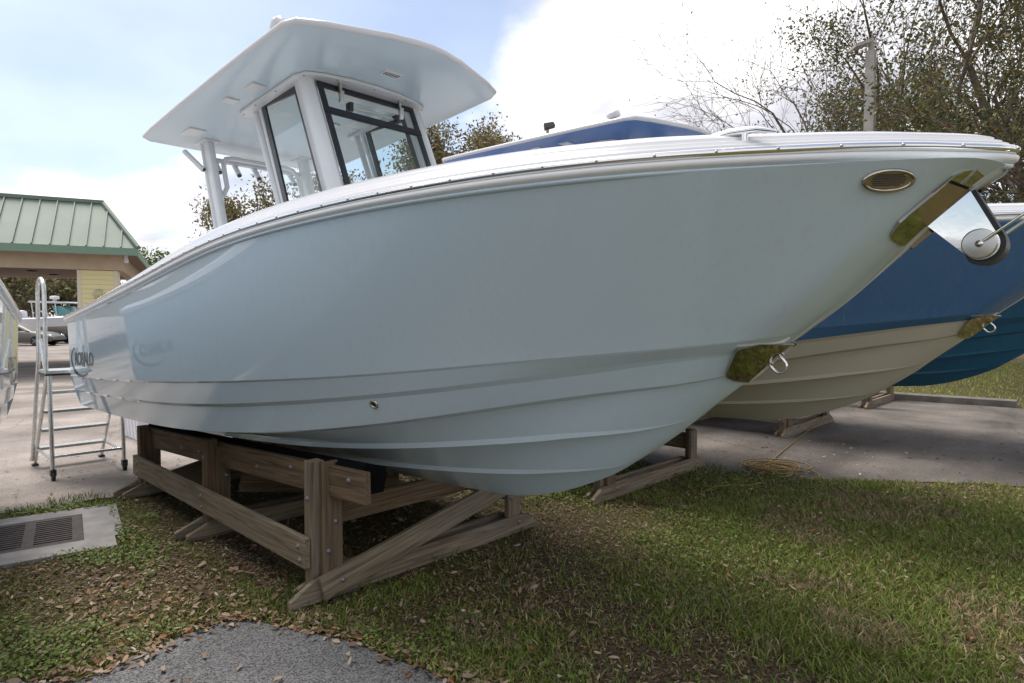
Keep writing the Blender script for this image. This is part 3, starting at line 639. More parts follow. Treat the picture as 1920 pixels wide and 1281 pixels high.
def build_top(e, under, full):
    half = TT_OUT; loop = [(x, y) for x, y in half] + [(x, -y) for x, y in half[::-1][1:-1]]
    # refine the outline
    P = []; n = len(loop)
    for i in range(n):
        a = Vector(loop[i]); b_ = Vector(loop[(i + 1) % n]); k = max(1, int((b_ - a).length / .12))
        for j in range(k): P.append(a.lerp(b_, j / k))
    def ring(s, dz, sx=None):
        return [Vector((-5.0 + (p.x + 5.0) * (sx or s), p.y * s, TTZ(-5.0 + (p.x + 5.0) * (sx or s)) + dz)) for p in P]
    mb = MB(); mb.grid([ring(.02, .066), ring(.4, .063), ring(.7, .054), ring(.88, .040), (ring(.96, .029, .975)), ring(.99, .018, .994), ring(1, .003), ring(.997, -.014, .998), ring(.985, -.022, .99), ring(.978, -.020, .985)], 0, True, closed=True)
    tt = mb.obj('hard_top', MT['white'], e)
    mb = MB(); mb.grid([ring(.978, -.020, .985), ring(.94, -.027, .955), ring(.90, -.033, .93), ring(.86, -.038, .90), ring(.80, -.041, .85), ring(.72, -.043, .79), ring(.62, -.046, .74)], 0, True, closed=True); r3 = ring(.62, -.046, .74); mb.add(r3, [tuple(range(len(r3)))], 0)
    mb.obj('top_liner', under, tt)
    for side in (-1, 1):
        mb = MB(); c = Vector((-3.96, side * .84, TTZ(-3.96) + .082)); mb.tube([c + Vector((-.06, 0, -.015)), c, c + Vector((.05, 0, .0)), c + Vector((.075, 0, -.02))], [.026, .042, .036, .014], 12)
        nl = mb.obj('navigation_light', MT['white'], tt)
        mb = MB(); mb.lathe(c + Vector((.012, side * .024, .004)), (0.3, side, 0), [(.026, 0), (.020, .010), (.0005, .014)], 14); mb.obj('lens', MT['steel'], nl)
    if not full: return
    # liner fittings
    def fit(x, y, lx, ly, m, nm, dz=-.062, slots=0):
        mb = MB(); z = TTZ(x) + dz; mb.box((x - lx, y - ly, z), (x + lx, y + ly, z + .02)); f_ = mb.obj(nm, MT[m], tt)
        for k in range(slots):
            mb = MB(); yy = y - ly * .7 + k * ly * 1.4 / (slots - 1); mb.box((x - lx * .6, yy - .004, z - .002), (x + lx * .6, yy + .004, z + .001)); mb.obj('slot', MT['frit'], f_)
    fit(-3.86, -.03, .045, .075, 'powder', 'spreader_light', -.0520, 6); fit(-4.68, -.66, .07, .055, 'powder', 'courtesy_light', -.0500); fit(-5.05, -.70, .06, .05, 'powder', 'courtesy_light', -.0500); fit(-5.95, -.66, .13, .07, 'powder', 'hatch_panel', -.050)
    fit(-4.9, .35, .09, .09, 'powder', 'speaker', -.051); fit(-5.1, .1, .12, .12, 'powder', 'hatch_panel', -.051)
    hw = .47
    zt = lambda x: TTZ(x) - .058
    # flange plate under the top
    mb = MB(); fl = [(-4.14, -.40), (-4.10, -.2), (-4.09, 0), (-4.10, .2), (-4.14, .40), (-4.19, .52), (-4.30, .56), (-5.2, .56), (-5.24, .5), (-5.2, .43), (-4.36, .43), (-4.30, .36), (-4.28, -.36), (-4.36, -.43), (-5.2, -.43), (-5.24, -.5), (-5.2, -.56), (-4.30, -.56), (-4.19, -.52)]
    mb.prism([(x, y, zt(x) - .012) for x, y in fl], (0, 0, .02)); fp = mb.obj('mounting_flange', MT['powder'], e)
    for x, y in ((-4.14, -.3), (-4.12, 0), (-4.14, .3), (-4.22, -.52), (-4.22, .52), (-4.6, -.545), (-4.95, -.545), (-5.2, -.53)):
        mb = MB(); mb.lathe((x, y, zt(x) - .012), (0, 0, -1), [(.008, -.002), (.007, .003), (.0003, .004)], 8); mb.obj('bolt', MT['galv'], fp)
    # corner posts : raked, wide and flat
    def rk(z): return (3.42 - z) * .465          # forward rake with falling height
    for side in (-1, 1):
        y = side * hw; mb = MB()
        za, zb = zt(-4.3), 1.95
        prof = [(-.15, 0), (-.15, .035), (-.02, .05), (.025, .03), (.03, -.01), (.01, -.045), (-.04, -.06), (-.06, -.05), (-.05, -.01)]
        rows = [[Vector((-4.25 + rk(z) + px, y + side * py, z)) for px, py in prof] for z in np.linspace(za, zb, 8)]
        mb.grid(rows, 0, True, closed=True); mb.obj('corner_post', MT['powder'], e)
        # side window
        q = [Vector((-4.99 + rk(3.43) * .95, y, 3.425)), Vector((-4.395 + rk(3.405), y, 3.405)), Vector((-4.395 + rk(2.3), y, 2.3)), Vector((-4.99 + rk(2.3) * .95, y, 2.3))]
        mb = MB(); ins = quad_ring(mb, q, .055, 0, .016, Vector((0, side, 0))); sw = mb.obj('side_window', MT['frit'], e)
        mb = MB(); mb.add([p + Vector((0, side * .006, 0)) for p in ins], [(0, 1, 2, 3)], 0); mb.obj('pane', MT['glass'], sw)
                # aft white mullion and pipe leg
        mb = MB(); mb.tube([(-5.035 + rk(z), y, z) for z in np.linspace(zt(-5.0), 1.7, 6)], .022, 10, sx=.8); mb.obj('window_mullion', MT['powder'], e)
        mb = MB(); mb.tube([(-5.135 + rk(z) * 1.08, y - side * .0, z) for z in np.linspace(zt(-5.1), 1.6, 6)], .027, 12); mb.obj('pipe_leg', MT['powder'], e)
        # aft legs
        mb = MB(); x0 = -6.11; zl = TTZ(x0) - .045
        rows = []
        for z in np.linspace(zl, 1.6, 6):
            xx = x0 + (zl - z) * .37; rows.append([Vector((xx + px, y + side * py, z)) for px, py in ((-.06, -.022), (-.05, -.03), (.05, -.03), (.06, -.022), (.06, .022), (.05, .03), (-.05, .03), (-.06, .022))])
        mb.grid(rows, 0, True, closed=True)
        mb.box((x0 - .12, y - .07, zl - .012), (x0 + .10, y + .07, zl + .006)); lg = mb.obj('aft_leg', MT['powder'], e)
        mb = MB(); mb.tube([(x0 - .10 + (zl - z) * .36, y + side * .012, z) for z in np.linspace(zl, 1.6, 6)], .024, 10); mb.obj('leg_tube', MT['powder'], lg)
        # looped brace from the leg to the crossbar
        mb = MB(); zb_ = 3.16
        mb.tube([(-5.93, y, 2.80), (-5.93, y - side * .06, 2.82), (-5.945, y - side * .10, 2.90), (-5.99, y - side * .10, 3.02), (-6.03, y - side * .105, 3.12), (-6.06, y - side * .14, 3.185), (-6.07, y - side * .20, 3.20), (-6.07, 0, 3.20)], .022, 10); mb.obj('backrest_loop', MT['powder'], lg)
    # windshield
    def fq(y, z): return Vector((-4.235 + rk(z) + .035 * (1 - (y / .45) ** 2), y, z))
    nf = Vector((.9, 0, .42)).normalized()
    q = [fq(-.425, 3.40), fq(.425, 3.40), fq(.425, 2.3), fq(-.425, 2.3)]
    mb = MB(); ins = quad_ring(mb, q, .04, 0, .016, nf); zc = 3.20
    a, b_ = fq(-.425, zc), fq(.425, zc); mb.prism([a, b_, b_ + (q[3] - q[0]).normalized() * .05, a + (q[3] - q[0]).normalized() * .05], nf * .02)
    ws = mb.obj('windshield', MT['frit'], e)
    mb = MB(); mb.add([p + nf * .006 for p in ins], [(0, 1, 2, 3)], 0); mb.obj('pane', MT['glass'], ws)
    for y in (-.26, .27):   # vent hinges
        mb = MB(); p = fq(y, 3.39); mb.box((p.x + .01, y - .010, 3.34), (p.x + .035, y + .010, 3.44)); mb.box((p.x + .03, y - .016, 3.275), (p.x + .055, y + .016, 3.36)); mb.obj('vent_hinge', MT['brushed'], ws)
    mb = MB(); mb.tube([(-4.16, -.19, 3.255), (-4.13, .0, 3.255), (-4.16, .22, 3.255)], .011, 8); vr = mb.obj('vent_strut', MT['brushed'], ws)
    for y in (-.19, .22):
        mb = MB(); mb.box((-4.19, y - .014, 3.225), (-4.13, y + .014, 3.29)); mb.obj('strut_knob', MT['black'], vr)
    mb = MB(); mb.box((-4.35, -.40, 3.375), (-4.245, .40, 3.43)); mb.obj('header', MT['powder'], e)
    # console body under the glass
    mb = MB(); mb.box((-4.75, -.46, 1.5), (-3.70, .46, 2.30)); mb.obj('console', MT['white'], e)
    # rod rack
    mb = MB(); mb.tube([(-6.17, -.47, 3.18), (-6.19, 0, 3.19), (-6.17, .47, 3.18)], .024, 10); rk_ = mb.obj('rod_rack_bar', MT['powder'], e)
    for y in (-.58, -.37, -.19, 0, .19, .37, .58):
        mb = MB(); dy = -.06 if y < -.5 else (.06 if y > .5 else 0)
        mb.tube([(-6.10, y - dy, 3.06), (-6.28, y + dy * .6, 3.24)], .024, 12); rh = mb.obj('rod_holder', MT['powder'], rk_)
        mb = MB(); mb.lathe((-6.10, y - dy, 3.06), (.7, 0, -.7), [(.022, .001), (.0005, .0015)], 10); mb.obj('holder_plug', MT['frit'], rh)

boat1 = build_boat('center_console_boat', 'large pale ice blue hulled boat with white hard top on timber stand in front', 'boats stored in a row', MT['ice'], MT['ice'], (0, 2.77), top='own')
boat2 = build_boat('center_console_boat', 'navy blue boat with cream bottom parked behind the pale blue boat', 'boats stored in a row', MT['blue'], MT['cream'], (.33, 6.0), dz=.13, top='blue', full=False)
boat3 = build_boat('center_console_boat', 'dark teal boat hull, farthest of the row at right', 'boats stored in a row', MT['teal'], MT['teal'], (.72, 10.0), dz=.17, full=False, brand=False)
# fourth boat, to the left of the camera
th = R(-12)
lc = Vector((-7.95, 1.25, 0)); lc = Vector((lc.x * math.cos(th) - lc.y * math.sin(th), lc.x * math.sin(th) + lc.y * math.cos(th), 0))
boat0 = build_boat('center_console_boat', 'pale glossy boat whose stern corner shows at the left edge', 'boats stored in a row', MT['ice'], MT['ice'], (-7.5 - lc.x, 1.09 - lc.y), rz=th, full=False, tow=True)

# ================================================================== timber stands
def wood_mat(name, c1, c2, c3):
    m = bpy.data.materials.new(name); m.use_nodes = True; t = m.node_tree; b = t.nodes['Principled BSDF']
    b.inputs['Roughness'].default_value = .85; b.inputs['Specular IOR Level'].default_value = .2
    c = t.nodes.new('ShaderNodeTexCoord'); oi = t.nodes.new('ShaderNodeObjectInfo')
    ad = t.nodes.new('ShaderNodeVectorMath'); ad.operation = 'ADD'; t.links.new(c.outputs['Object'], ad.inputs[0])
    sc_ = t.nodes.new('ShaderNodeVectorMath'); sc_.operation = 'SCALE'; sc_.inputs[0].default_value = (13, 7, 5); t.links.new(oi.outputs['Random'], sc_.inputs['Scale']); t.links.new(sc_.outputs[0], ad.inputs[1])
    mp = t.nodes.new('ShaderNodeMapping'); mp.inputs['Scale'].default_value = (1.1, 26, 26); t.links.new(ad.outputs[0], mp.inputs[0])
    n = t.nodes.new('ShaderNodeTexNoise'); n.inputs['Scale'].default_value = 1.4; n.inputs['Detail'].default_value = 6; n.inputs['Distortion'].default_value = 1.6; t.links.new(mp.outputs[0], n.inputs['Vector'])
    r = t.nodes.new('ShaderNodeValToRGB'); e = r.color_ramp.elements; e[0].position = .32; e[0].color = (*c1, 1); e[1].position = .68; e[1].color = (*c2, 1); t.links.new(n.outputs[0], r.inputs[0])
    n2_ = t.nodes.new('ShaderNodeTexNoise'); n2_.inputs['Scale'].default_value = 2.6; n2_.inputs['Detail'].default_value = 5; t.links.new(ad.outputs[0], n2_.inputs['Vector'])
    r2_ = t.nodes.new('ShaderNodeValToRGB'); e = r2_.color_ramp.elements; e[0].position = .42; e[0].color = (0, 0, 0, 1); e[1].position = .7; e[1].color = (1, 1, 1, 1); t.links.new(n2_.outputs[0], r2_.inputs[0])
    x = t.nodes.new('ShaderNodeMix'); x.data_type = 'RGBA'; t.links.new(r2_.outputs[0], x.inputs[0]); t.links.new(r.outputs[0], x.inputs[6]); x.inputs[7].default_value = (*c3, 1)
    xm = t.nodes.new('ShaderNodeMix'); xm.data_type = 'RGBA'; xm.inputs[0].default_value = .55; t.links.new(r.outputs[0], xm.inputs[6]); t.links.new(x.outputs[2], xm.inputs[7])
    t.links.new(xm.outputs[2], b.inputs['Base Color'])
    k = t.nodes.new('ShaderNodeBump'); k.inputs['Distance'].default_value = .004; k.inputs['Strength'].default_value = .5; t.links.new(n.outputs[0], k.inputs['Height']); t.links.new(k.outputs[0], b.inputs['Normal'])
    return m
MT['wood'] = wood_mat('weathered_timber', (.11, .082, .055), (.31, .245, .17), (.21, .185, .15))
MT['wood2'] = wood_mat('brown_timber', (.085, .055, .034), (.22, .15, .09), (.16, .13, .098))
def board(name, parent, p0, p1, wdir, wd, th, m, cham=None, uneven=.003):
    """plank from p0 to p1 (centre line), width wd along wdir, thickness th; mesh lies along its own x axis for the grain"""
    p0 = Vector(p0); p1 = Vector(p1); L_ = (p1 - p0).length; ux = (p1 - p0).normalized(); uz = (Vector(wdir) - ux * Vector(wdir).dot(ux)).normalized(); uy = uz.cross(ux)
    mb = MB(); h = wd / 2
    if cham: poly = [(0, -h), (L_, -h), (L_, h - cham[1]), (L_ - cham[0], h), (cham[0], h), (0, h - cham[1])]
    else: poly = [(0, -h), (L_, -h), (L_, h), (0, h)]
    mb.prism([(x, -th / 2, z) for x, z in poly], (0, th, 0))
    me = mb.mesh(name, [m]); bm = bmesh.new(); bm.from_mesh(me)
    bmesh.ops.bevel(bm, geom=list(bm.edges), offset=.0035, segments=1, affect='EDGES'); bm.to_mesh(me); bm.free()
    o = bpy.data.objects.new(name, me); col.objects.link(o)
    M = Matrix((( ux.x, uy.x, uz.x, p0.x), (ux.y, uy.y, uz.y, p0.y), (ux.z, uy.z, uz.z, p0.z), (0, 0, 0, 1)))
    attach(o, parent); o.matrix_basis = M if parent.parent is None else M
    return o
bolt_me = None
def bolt(parent, p, n):
    global bolt_me
    if bolt_me is None:
        mb = MB(); mb.lathe((0, 0, 0), (0, 0, 1), [(.017, 0), (.017, .002), (.011, .003), (.010, .010), (.0004, .012)], 10); bolt_me = mb.mesh('bolt', [MT['galv']])
    o = bpy.data.objects.new('bolt', bolt_me); col.objects.link(o); attach(o, parent)
    o.matrix_basis = Matrix.Translation(Vector(p)) @ Vector(n).to_track_quat('Z', 'Y').to_matrix().to_4x4()
def bottom_z(x, b):
    t = lambda c, xx: c(min(max((xx - XS) / (c(1)[0] - XS), 0), 1))
    ks = [(0, keelZ(x)), t(C_s2, x)[1:], t(C_s1, x)[1:], t(C_ch, x)[1:]]
    for i in range(3):
        if b <= ks[i + 1][0] or i == 2:
            d = ks[i + 1][0] - ks[i][0]; return ks[i][1] + (ks[i + 1][1] - ks[i][1]) * (b - ks[i][0]) / max(d, 1e-3)
def stand(label, dy, dz, cy, hull_dx, simple=False):
    """built at the first boat's place and moved sideways by dy"""
    e = thing('boat_stand', label, 'boat stand', (-5.1, 2.77 + dy, 0), None, 0, 'timber boat stands')
    Y = lambda y: y + dy
    for k, X in enumerate((-3.44, -5.07, -6.72)):
        wm_ = MT['wood'] if k == 0 else MT['wood']
        board('base_board', e, (X, Y(1.70), .075), (X, Y(3.83), .075), (0, 0, 1), .14, .04, wm_, (.22 if k else .16, .09))
        board('base_board', e, (X - .131, Y(1.66 if k else 1.80), .075), (X - .131, Y(3.80), .075), (0, 0, 1), .14, .04, MT['wood'], (.22, .09))
        ztop = .845 + dz + (X + 3.44) * .054
        for s_, y0 in ((1, 1.905), (-1, 3.635)):
            top_ = .46 if (simple and k == 0 and s_ < 0) else ztop
            board('post', e, (X - .066, Y(y0), .004), (X - .066, Y(y0), top_), (0, 1, 0), .088, .088, MT['wood'] if k == 0 else MT['wood2'])
            yy = y0 + s_ * .075
            if k == 0: board('post_facing', e, (X + .001, Y(yy), .148), (X + .001, Y(yy), top_ - .006), (0, 1, 0), .135, .038, MT['wood2'] if s_ > 0 else MT['wood'])
            else: board('post_facing', e, (X + .001, Y(yy), .148), (X + .001, Y(yy), top_ - .05), (0, 1, 0), .10, .038, MT['wood2'])
            for zz in ((.30, .40) if top_ < .5 else (.30, .47, .70)):
                bolt(e, (X + .021, Y(yy + (.02 if zz > .4 else -.03)), zz + dz * (zz > .5)), (1, 0, 0))
            if s_ > 0:
                for zz in (.26, .62): bolt(e, (X - .066, Y(1.860), zz), (0, -1, 0))
        if not (simple and k == 0): board('cross_plank', e, (X - .131, Y(1.96), .48), (X - .131, Y(3.58), .48), (0, 0, 1), .15, .038, MT['wood2'])
        if k == 0 and simple: pass
        elif k != 1: board('brace', e, (X + .042, Y(1.885), .088), (X + .042, Y(3.46), .425), (0, 0, 1), .15, .038, MT['wood'])
        else: board('brace', e, (X + .042, Y(3.60), .09), (X + .042, Y(2.10), .40), (0, 0, 1), .15, .038, MT['wood2'])
        bolt(e, (X + .062, Y(2.02), .115), (1, 0, 0)); bolt(e, (X + .022, Y(3.62), .09), (1, 0, 0))
    for s_, yr, yb, in ((1, 1.838, 1.975), (-1, 3.702, 3.565)):
        board('runner', e, (-3.47, Y(yr), .30), (-6.82, Y(yr), .30), (0, 0, 1), .185, .038, MT['wood'])
        for x in (-3.55, -5.1, -6.7): bolt(e, (x, Y(yr - s_ * .019), .33), (0, -s_, 0)); bolt(e, (x + .02, Y(yr - s_ * .019), .25), (0, -s_, 0))
        board('bunk_beam', e, (-3.03, Y(yb), .745 + dz), (-7.0, Y(yb), .535 + dz), (0, 0, 1), .185, .04, MT['wood2'])
        for x in (-3.2, -3.9, -4.4, -5.5, -5.9, -6.4): bolt(e, (x, Y(yb - s_ * .02), .745 + dz + (x + 3.03) * .053 + (.03 if x > -4 else -.02)), (0, -s_, 0))
        # carpeted bunk shaped to the hull
        mb = MB(); rows = []
        for x in np.linspace(-3.12, -7.0, 24):
            zb = .745 + dz + (x + 3.03) * .053; sec = []
            for b in (.775, .74, .70, .66, .61):
                sec.append((b, min(bottom_z(x - hull_dx, b) - .006 + dz, zb + .135 - (.775 - b) * .30)))
            pr = [(.775, zb - .06), (.775, min(zb + .095, sec[0][1]))] + [(b, z) for b, z in sec[1:]] + [(.61, min(sec[-1][1] - .05, zb + .02)), (.63, zb - .06), (.70, zb - .06)]
            rows.append([Vector((x, cy - s_ * b, z)) for b, z in pr])
        mb.grid(rows, 0, False, closed=True); n_ = len(rows[0]); mb.add(rows[0], [tuple(range(n_))]); mb.add(rows[-1], [tuple(range(n_))])
        mb.obj('carpeted_bunk', MT['carpet'], e)
    return e
stand('weathered timber stand with black carpeted bunks under the pale blue boat', 0, 0, 2.77, 0)
stand('timber stand under the navy and cream boat', 2.90, .13, 6.0, .33, True)
stand('timber stand under the dark teal boat', 7.33, .17, 10.0, .72, True)
stand('farthest timber stand beside the concrete kerb', 11.31, -.1, 14.08, .5, True)

# ================================================================== small things on the ground
# rolling ladder
lad = thing('platform_ladder', 'aluminium rolling platform ladder with handrail at the stern', 'ladder', (-8.5, 1.75, 0))
def part(mb, name, m, parent): return mb.obj(name, MT[m] if isinstance(m, str) else m, parent)
for y in (1.40, 2.06):
    mb = MB(); mb.tube([(-8.04, y, .09), (-8.10, y, 1.12)], .024, 8, sx=.8); lg = part(mb, 'front_leg', 'alu', lad)
    mb = MB(); mb.lathe((-8.03, y - .014, .052), (0, 1, 0), [(.0005, 0), (.05, 0), (.052, .014), (.05, .028), (.0005, .028)], 18); part(mb, 'caster', 'black', lg)
    mb = MB(); mb.box((-8.07, y - .025, .055), (-8.00, y + .025, .12)); part(mb, 'caster_fork', 'black', lg)
    mb = MB(); mb.tube([(-9.0, y, .02), (-8.20, y, 1.12)], .024, 8, sx=.8); sl = part(mb, 'stringer', 'alu', lad)
    mb = MB(); mb.box((-9.03, y - .03, 0.0), (-8.96, y + .03, .03)); part(mb, 'foot', 'black', sl)
    mb = MB(); mb.tube([(-8.05, y, .22), (-8.86, y, .22)], .014, 8); part(mb, 'side_rail', 'alu', lad)
for k in range(4):
    z = .24 + k * .225; x = -9.0 + z * .727; mb = MB(); mb.box((x - .10, 1.41, z - .028), (x + .05, 2.05, z)); part(mb, 'tread', 'alu', lad)
mb = MB(); mb.tube([(-8.05, 1.40, .25), (-8.05, 2.06, .25)], .016, 8); part(mb, 'spreader', 'alu', lad)
mb = MB(); mb.box((-8.42, 1.36, 1.125), (-8.03, 2.08, 1.155)); pl = part(mb, 'platform', 'alu', lad)
mb = MB(); mb.box((-8.425, 1.355, 1.105), (-8.02, 2.085, 1.123)); part(mb, 'platform_edge', 'black', pl)
mb = MB(); arc = [(-8.24 + .17 * math.cos(a), 1.37, 1.97 + .15 * math.sin(a)) for a in np.linspace(0, math.pi, 12)]
mb.tube([(-8.07, 1.37, 1.14)] + arc + [(-8.42, 1.37, 1.55), (-8.44, 1.37, 1.3), (-8.95, 1.37, .08)], .020, 10); part(mb, 'handrail', 'alu', lad)
mb = MB(); mb.tube([(-8.42, 1.385, 1.48), (-8.20, 1.385, 1.16)], .018, 8); part(mb, 'rail_brace', 'alu', lad)
# white tub
tub = thing('storage_tub', 'white ribbed plastic tub on the paving behind the timber stand', 'tub', (-10.1, 2.9, 0))
MT['tub'] = mat('white_plastic', (.78, .78, .82), .4)
mb = MB(); rr = lambda h, s: [Vector((-10.1 + x * s, 2.9 + y * s, h)) for x, y in ((-.42, -.26), (.42, -.26), (.42, .26), (-.42, .26))]
mb.grid([rr(.01, .86), rr(.40, .98), rr(.40, 1.04), rr(.44, 1.04), rr(.44, .95), rr(.05, .82)], 0, False, closed=True); mb.add(rr(.05, .82), [(0, 1, 2, 3)]); mb.add(rr(.01, .86), [(3, 2, 1, 0)]); part(mb, 'body', 'tub', tub)
for k in range(5):
    mb = MB(); x = -10.1 - .3 + k * .15; mb.prism([(x - .012, 2.9 - .245, .04), (x + .012, 2.9 - .245, .04), (x + .012, 2.9 - .27, .38), (x - .012, 2.9 - .27, .38)], (0, .03, 0)); part(mb, 'rib', 'tub', tub)
# drain
dr = thing('storm_drain', 'concrete storm drain with slotted iron grate in the grass', 'drain', (-6.0, .9, 0))
MT['conc'] = mat('concrete', (.24, .23, .225), .9, noise=(5, (.36, .34, .33), .35, .7, 9), bump=(90, .25, .003))
MT['iron'] = mat('cast_iron', (.045, .036, .036), .7, metal=.1, noise=(24, (.095, .072, .068), .35, .7))
mb = MB(); fr = [(-6.50, -.12), (-6.50, .77), (-6.40, 1.30), (-5.63, 1.17), (-5.74, .68), (-5.80, -.15)]
slab = [(-6.85, -.15), (-6.71, .80), (-6.5, 1.52), (-5.29, 1.32), (-5.53, .65), (-5.70, -.2)]
# apron as a ring round the frame opening
a_o = [(-6.76, -.3), (-6.72, .80), (-6.5, 1.52), (-5.29, 1.32), (-5.53, .65), (-5.66, -.3)]
E1 = Vector((-.13, -.98)).normalized()   # along the drain
o0 = Vector((-6.015, 1.235)); nx = Vector((-.985, .135)).normalized(); ex = Vector((-.19, -.98)).normalized()
nx = Vector((ex.y, -ex.x)) if Vector((ex.y, -ex.x)).x < 0 else Vector((-ex.y, ex.x))
def D(s, t, z): p = o0 + ex * s + nx * t; return Vector((p.x, p.y, z))
def slab_piece(s0, s1, t0, t1, s0b=None):
    mb.prism([D(s0, t0, -.08), D(s1, t0, -.08), D(s1, t1, -.08), D(s0b if s0b is not None else s0, t1, -.08)], (0, 0, .105))
slab_piece(-.26, 1.9, .395, .60); slab_piece(-.20, 1.9, -.66, -.395); slab_piece(-.26, -.003, -.394, .394); part(mb, 'apron', 'conc', dr)
mb = MB()
for s0, s1, t0, t1 in ((0, .07, -.39, .39), (.31, .38, -.39, .39), (.66, .73, -.39, .39), (.07, .31, .335, .39), (.07, .31, -.39, -.335), (.38, .66, .335, .39), (.38, .66, -.39, -.335), (.73, 1.02, .335, .39), (.73, 1.02, -.39, -.335), (1.02, 1.09, -.39, .39)):
    mb.prism([D(s0, t0, -.02), D(s1, t0, -.02), D(s1, t1, -.02), D(s0, t1, -.02)], (0, 0, .042))
fr_ = part(mb, 'grate_frame', 'iron', dr)
for s0, s1 in ((.07, .31), (.38, .66), (.73, 1.02)):
    for k in range(12):
        t = -.335 + (k + .5) * .67 / 12; mb = MB(); mb.prism([D(s0, t - .0135, -.015), D(s1, t - .0135, -.015), D(s1, t + .0135, -.015), D(s0, t + .0135, -.015)], (0, 0, .034)); part(mb, 'bar', 'iron', fr_)
mb = MB(); mb.prism([D(.01, -.38, -.02), D(1.08, -.38, -.02), D(1.08, .38, -.02), D(.01, .38, -.02)], (0, 0, .012)); part(mb, 'pit_shade', 'black', dr)  # black slab stands in for the shade below the bars
dr.location.z = 0.0
# kerb
kb = thing('kerb', 'low grey concrete kerb between yard paving and bright grass', 'kerb', (-2.5, 15.2, 0))
mb = MB(); mb.prism([(-3.9, 14.98, 0), (-3.9, 14.96, .13), (-3.9, 15.02, .15), (-3.9, 15.16, .15), (-3.9, 15.18, 0)], (2.45, .28, 0)); MT['oldconc'] = mat('stained_concrete', (.13, .12, .105), .95, noise=(3.5, (.24, .225, .20), .35, .7, 9), bump=(40, .5, .01)); part(mb, 'kerb_block', 'oldconc', kb)
# rope
rp = []
for i in range(230):
    a = i * .33; q = i / 230; r_ = .20 + .07 * math.sin(i * .083) + .04 * math.sin(i * .037 + 1)
    rp.append((-2.78 + r_ * math.cos(a) * (1 + .35 * math.sin(i * .11)) + .11 * math.sin(i * .053), 7.05 + r_ * math.sin(a) * .9 + .13 * math.sin(i * .071 + 2), .015 + .03 * abs(math.sin(i * .19)) + .03 * q))
tail = [(-2.80 + .03 * math.sin(k * 1.7), 6.95 - k * .11, .03) for k in range(3)] + [(-2.72, 6.55, .03), (-2.62, 6.4, .03), (-2.66, 6.2, .03), (-2.82, 6.05, .03), (-2.9, 5.9, .03), (-2.88, 5.7, .03)]
lead = [(-2.95, 7.4, .03), (-3.1, 8.2, .02), (-3.3, 9.4, .02), (-3.42, 10.3, .05), (-3.40, 10.62, .16), (-3.43, 10.68, .42)]
mb = MB(); mb.tube(lead[::-1] + rp[::1] + tail, .0068, 6); tag(part(mb, 'rope', 'rope', None), 'coiled yellow brown rope lying where grass meets the paving', 'rope')

# ================================================================== building at the left
bl = thing('canopy_building', 'drive-through canopy building with green metal roof and pale yellow pillar', 'building', (-21.77, 6.06, 0))
EX = Vector((-.325, -.946, 0)).normalized(); NZ = Vector((-.946, .325, 0)).normalized()
def B(s, d, z): p = Vector((-21.77, 6.06, 0)) + EX * s + NZ * d; return Vector((p.x, p.y, z))
MT['roofg'] = mat('green_metal_roof', (.135, .18, .14), .55, noise=(1.5, (.165, .21, .165), .35, .7)); MT['fascia'] = mat('green_fascia', (.17, .27, .195), .5)
MT['tan'] = mat('tan_stucco', (.50, .40, .29), .9, noise=(3, (.57, .46, .34), .35, .7)); MT['soffit'] = mat('brown_soffit', (.25, .18, .135), .9); MT['yell'] = mat('yellow_siding', (.77, .69, .37), .7); MT['trim'] = mat('cream_trim', (.68, .62, .49), .7)
LB = 16
def bpoly(name, pts, m, parent=bl):
    mb = MB(); mb.add(pts, [tuple(range(len(pts)))]); return part(mb, name, m, parent)
mb = MB(); f_ = [B(0, 0, 3.84), B(LB, 0, 3.84), B(LB, 1.6, 5.40), B(1.05, 1.6, 5.40)]; mb.add(f_, [(0, 1, 2, 3)])
mb.add([B(0, 0, 3.84), B(1.05, 1.6, 5.40), B(1.05, 8.4, 5.40), B(0, 10, 3.84)], [(0, 1, 2, 3)]); mb.add([B(1.05, 1.6, 5.4), B(LB, 1.6, 5.4), B(LB, 8.4, 5.4), B(1.05, 8.4, 5.4)], [(0, 1, 2, 3)]); mb.add([B(0, 10, 3.84), B(1.05, 8.4, 5.4), B(LB, 8.4, 5.4), B(LB, 10, 3.84)], [(0, 1, 2, 3)])
roof = part(mb, 'roof', 'roofg', bl)
sl_n = (f_[1] - f_[0]).cross(f_[3] - f_[0]).normalized(); sl_n = -sl_n if sl_n.z < 0 else sl_n
for k in range(1, 36):
    s = k * .44; 
    a = B(s, 0, 3.84); t_top = 1.0 if s >= 1.05 else s / 1.05
    b_ = B(s, 1.6 * t_top, 3.84 + 1.56 * t_top); mb = MB(); mb.prism([a - EX * .016, a + EX * .016, b_ + EX * .016, b_ - EX * .016], sl_n * .045); part(mb, 'seam', 'roofg', roof)
mb = MB(); mb.tube([B(-.02, -.02, 3.86), B(1.05, 1.6, 5.42)], .07, 6); part(mb, 'hip_cap', 'roofg', roof)
mb = MB(); mb.prism([B(1.0, 1.52, 5.36), B(1.0, 1.52, 5.47), B(1.0, 1.9, 5.47), B(1.0, 1.9, 5.36)], EX * (LB - 1)); part(mb, 'ridge_cap', 'roofg', roof)
mb = MB(); mb.prism([B(0, 0, 3.62), B(0, 0, 3.838), B(0, .05, 3.838), B(0, .05, 3.62)], EX * LB); mb.prism([B(-.003, .051, 3.62), B(-.003, .051, 3.838), B(-.003, 10, 3.838), B(-.003, 10, 3.62)], EX * .05); part(mb, 'fascia', 'fascia', bl)
bpoly('soffit', [B(.05, .05, 3.70), B(LB, .05, 3.70), B(LB, 9.95, 3.70), B(.05, 9.95, 3.70)], 'soffit')
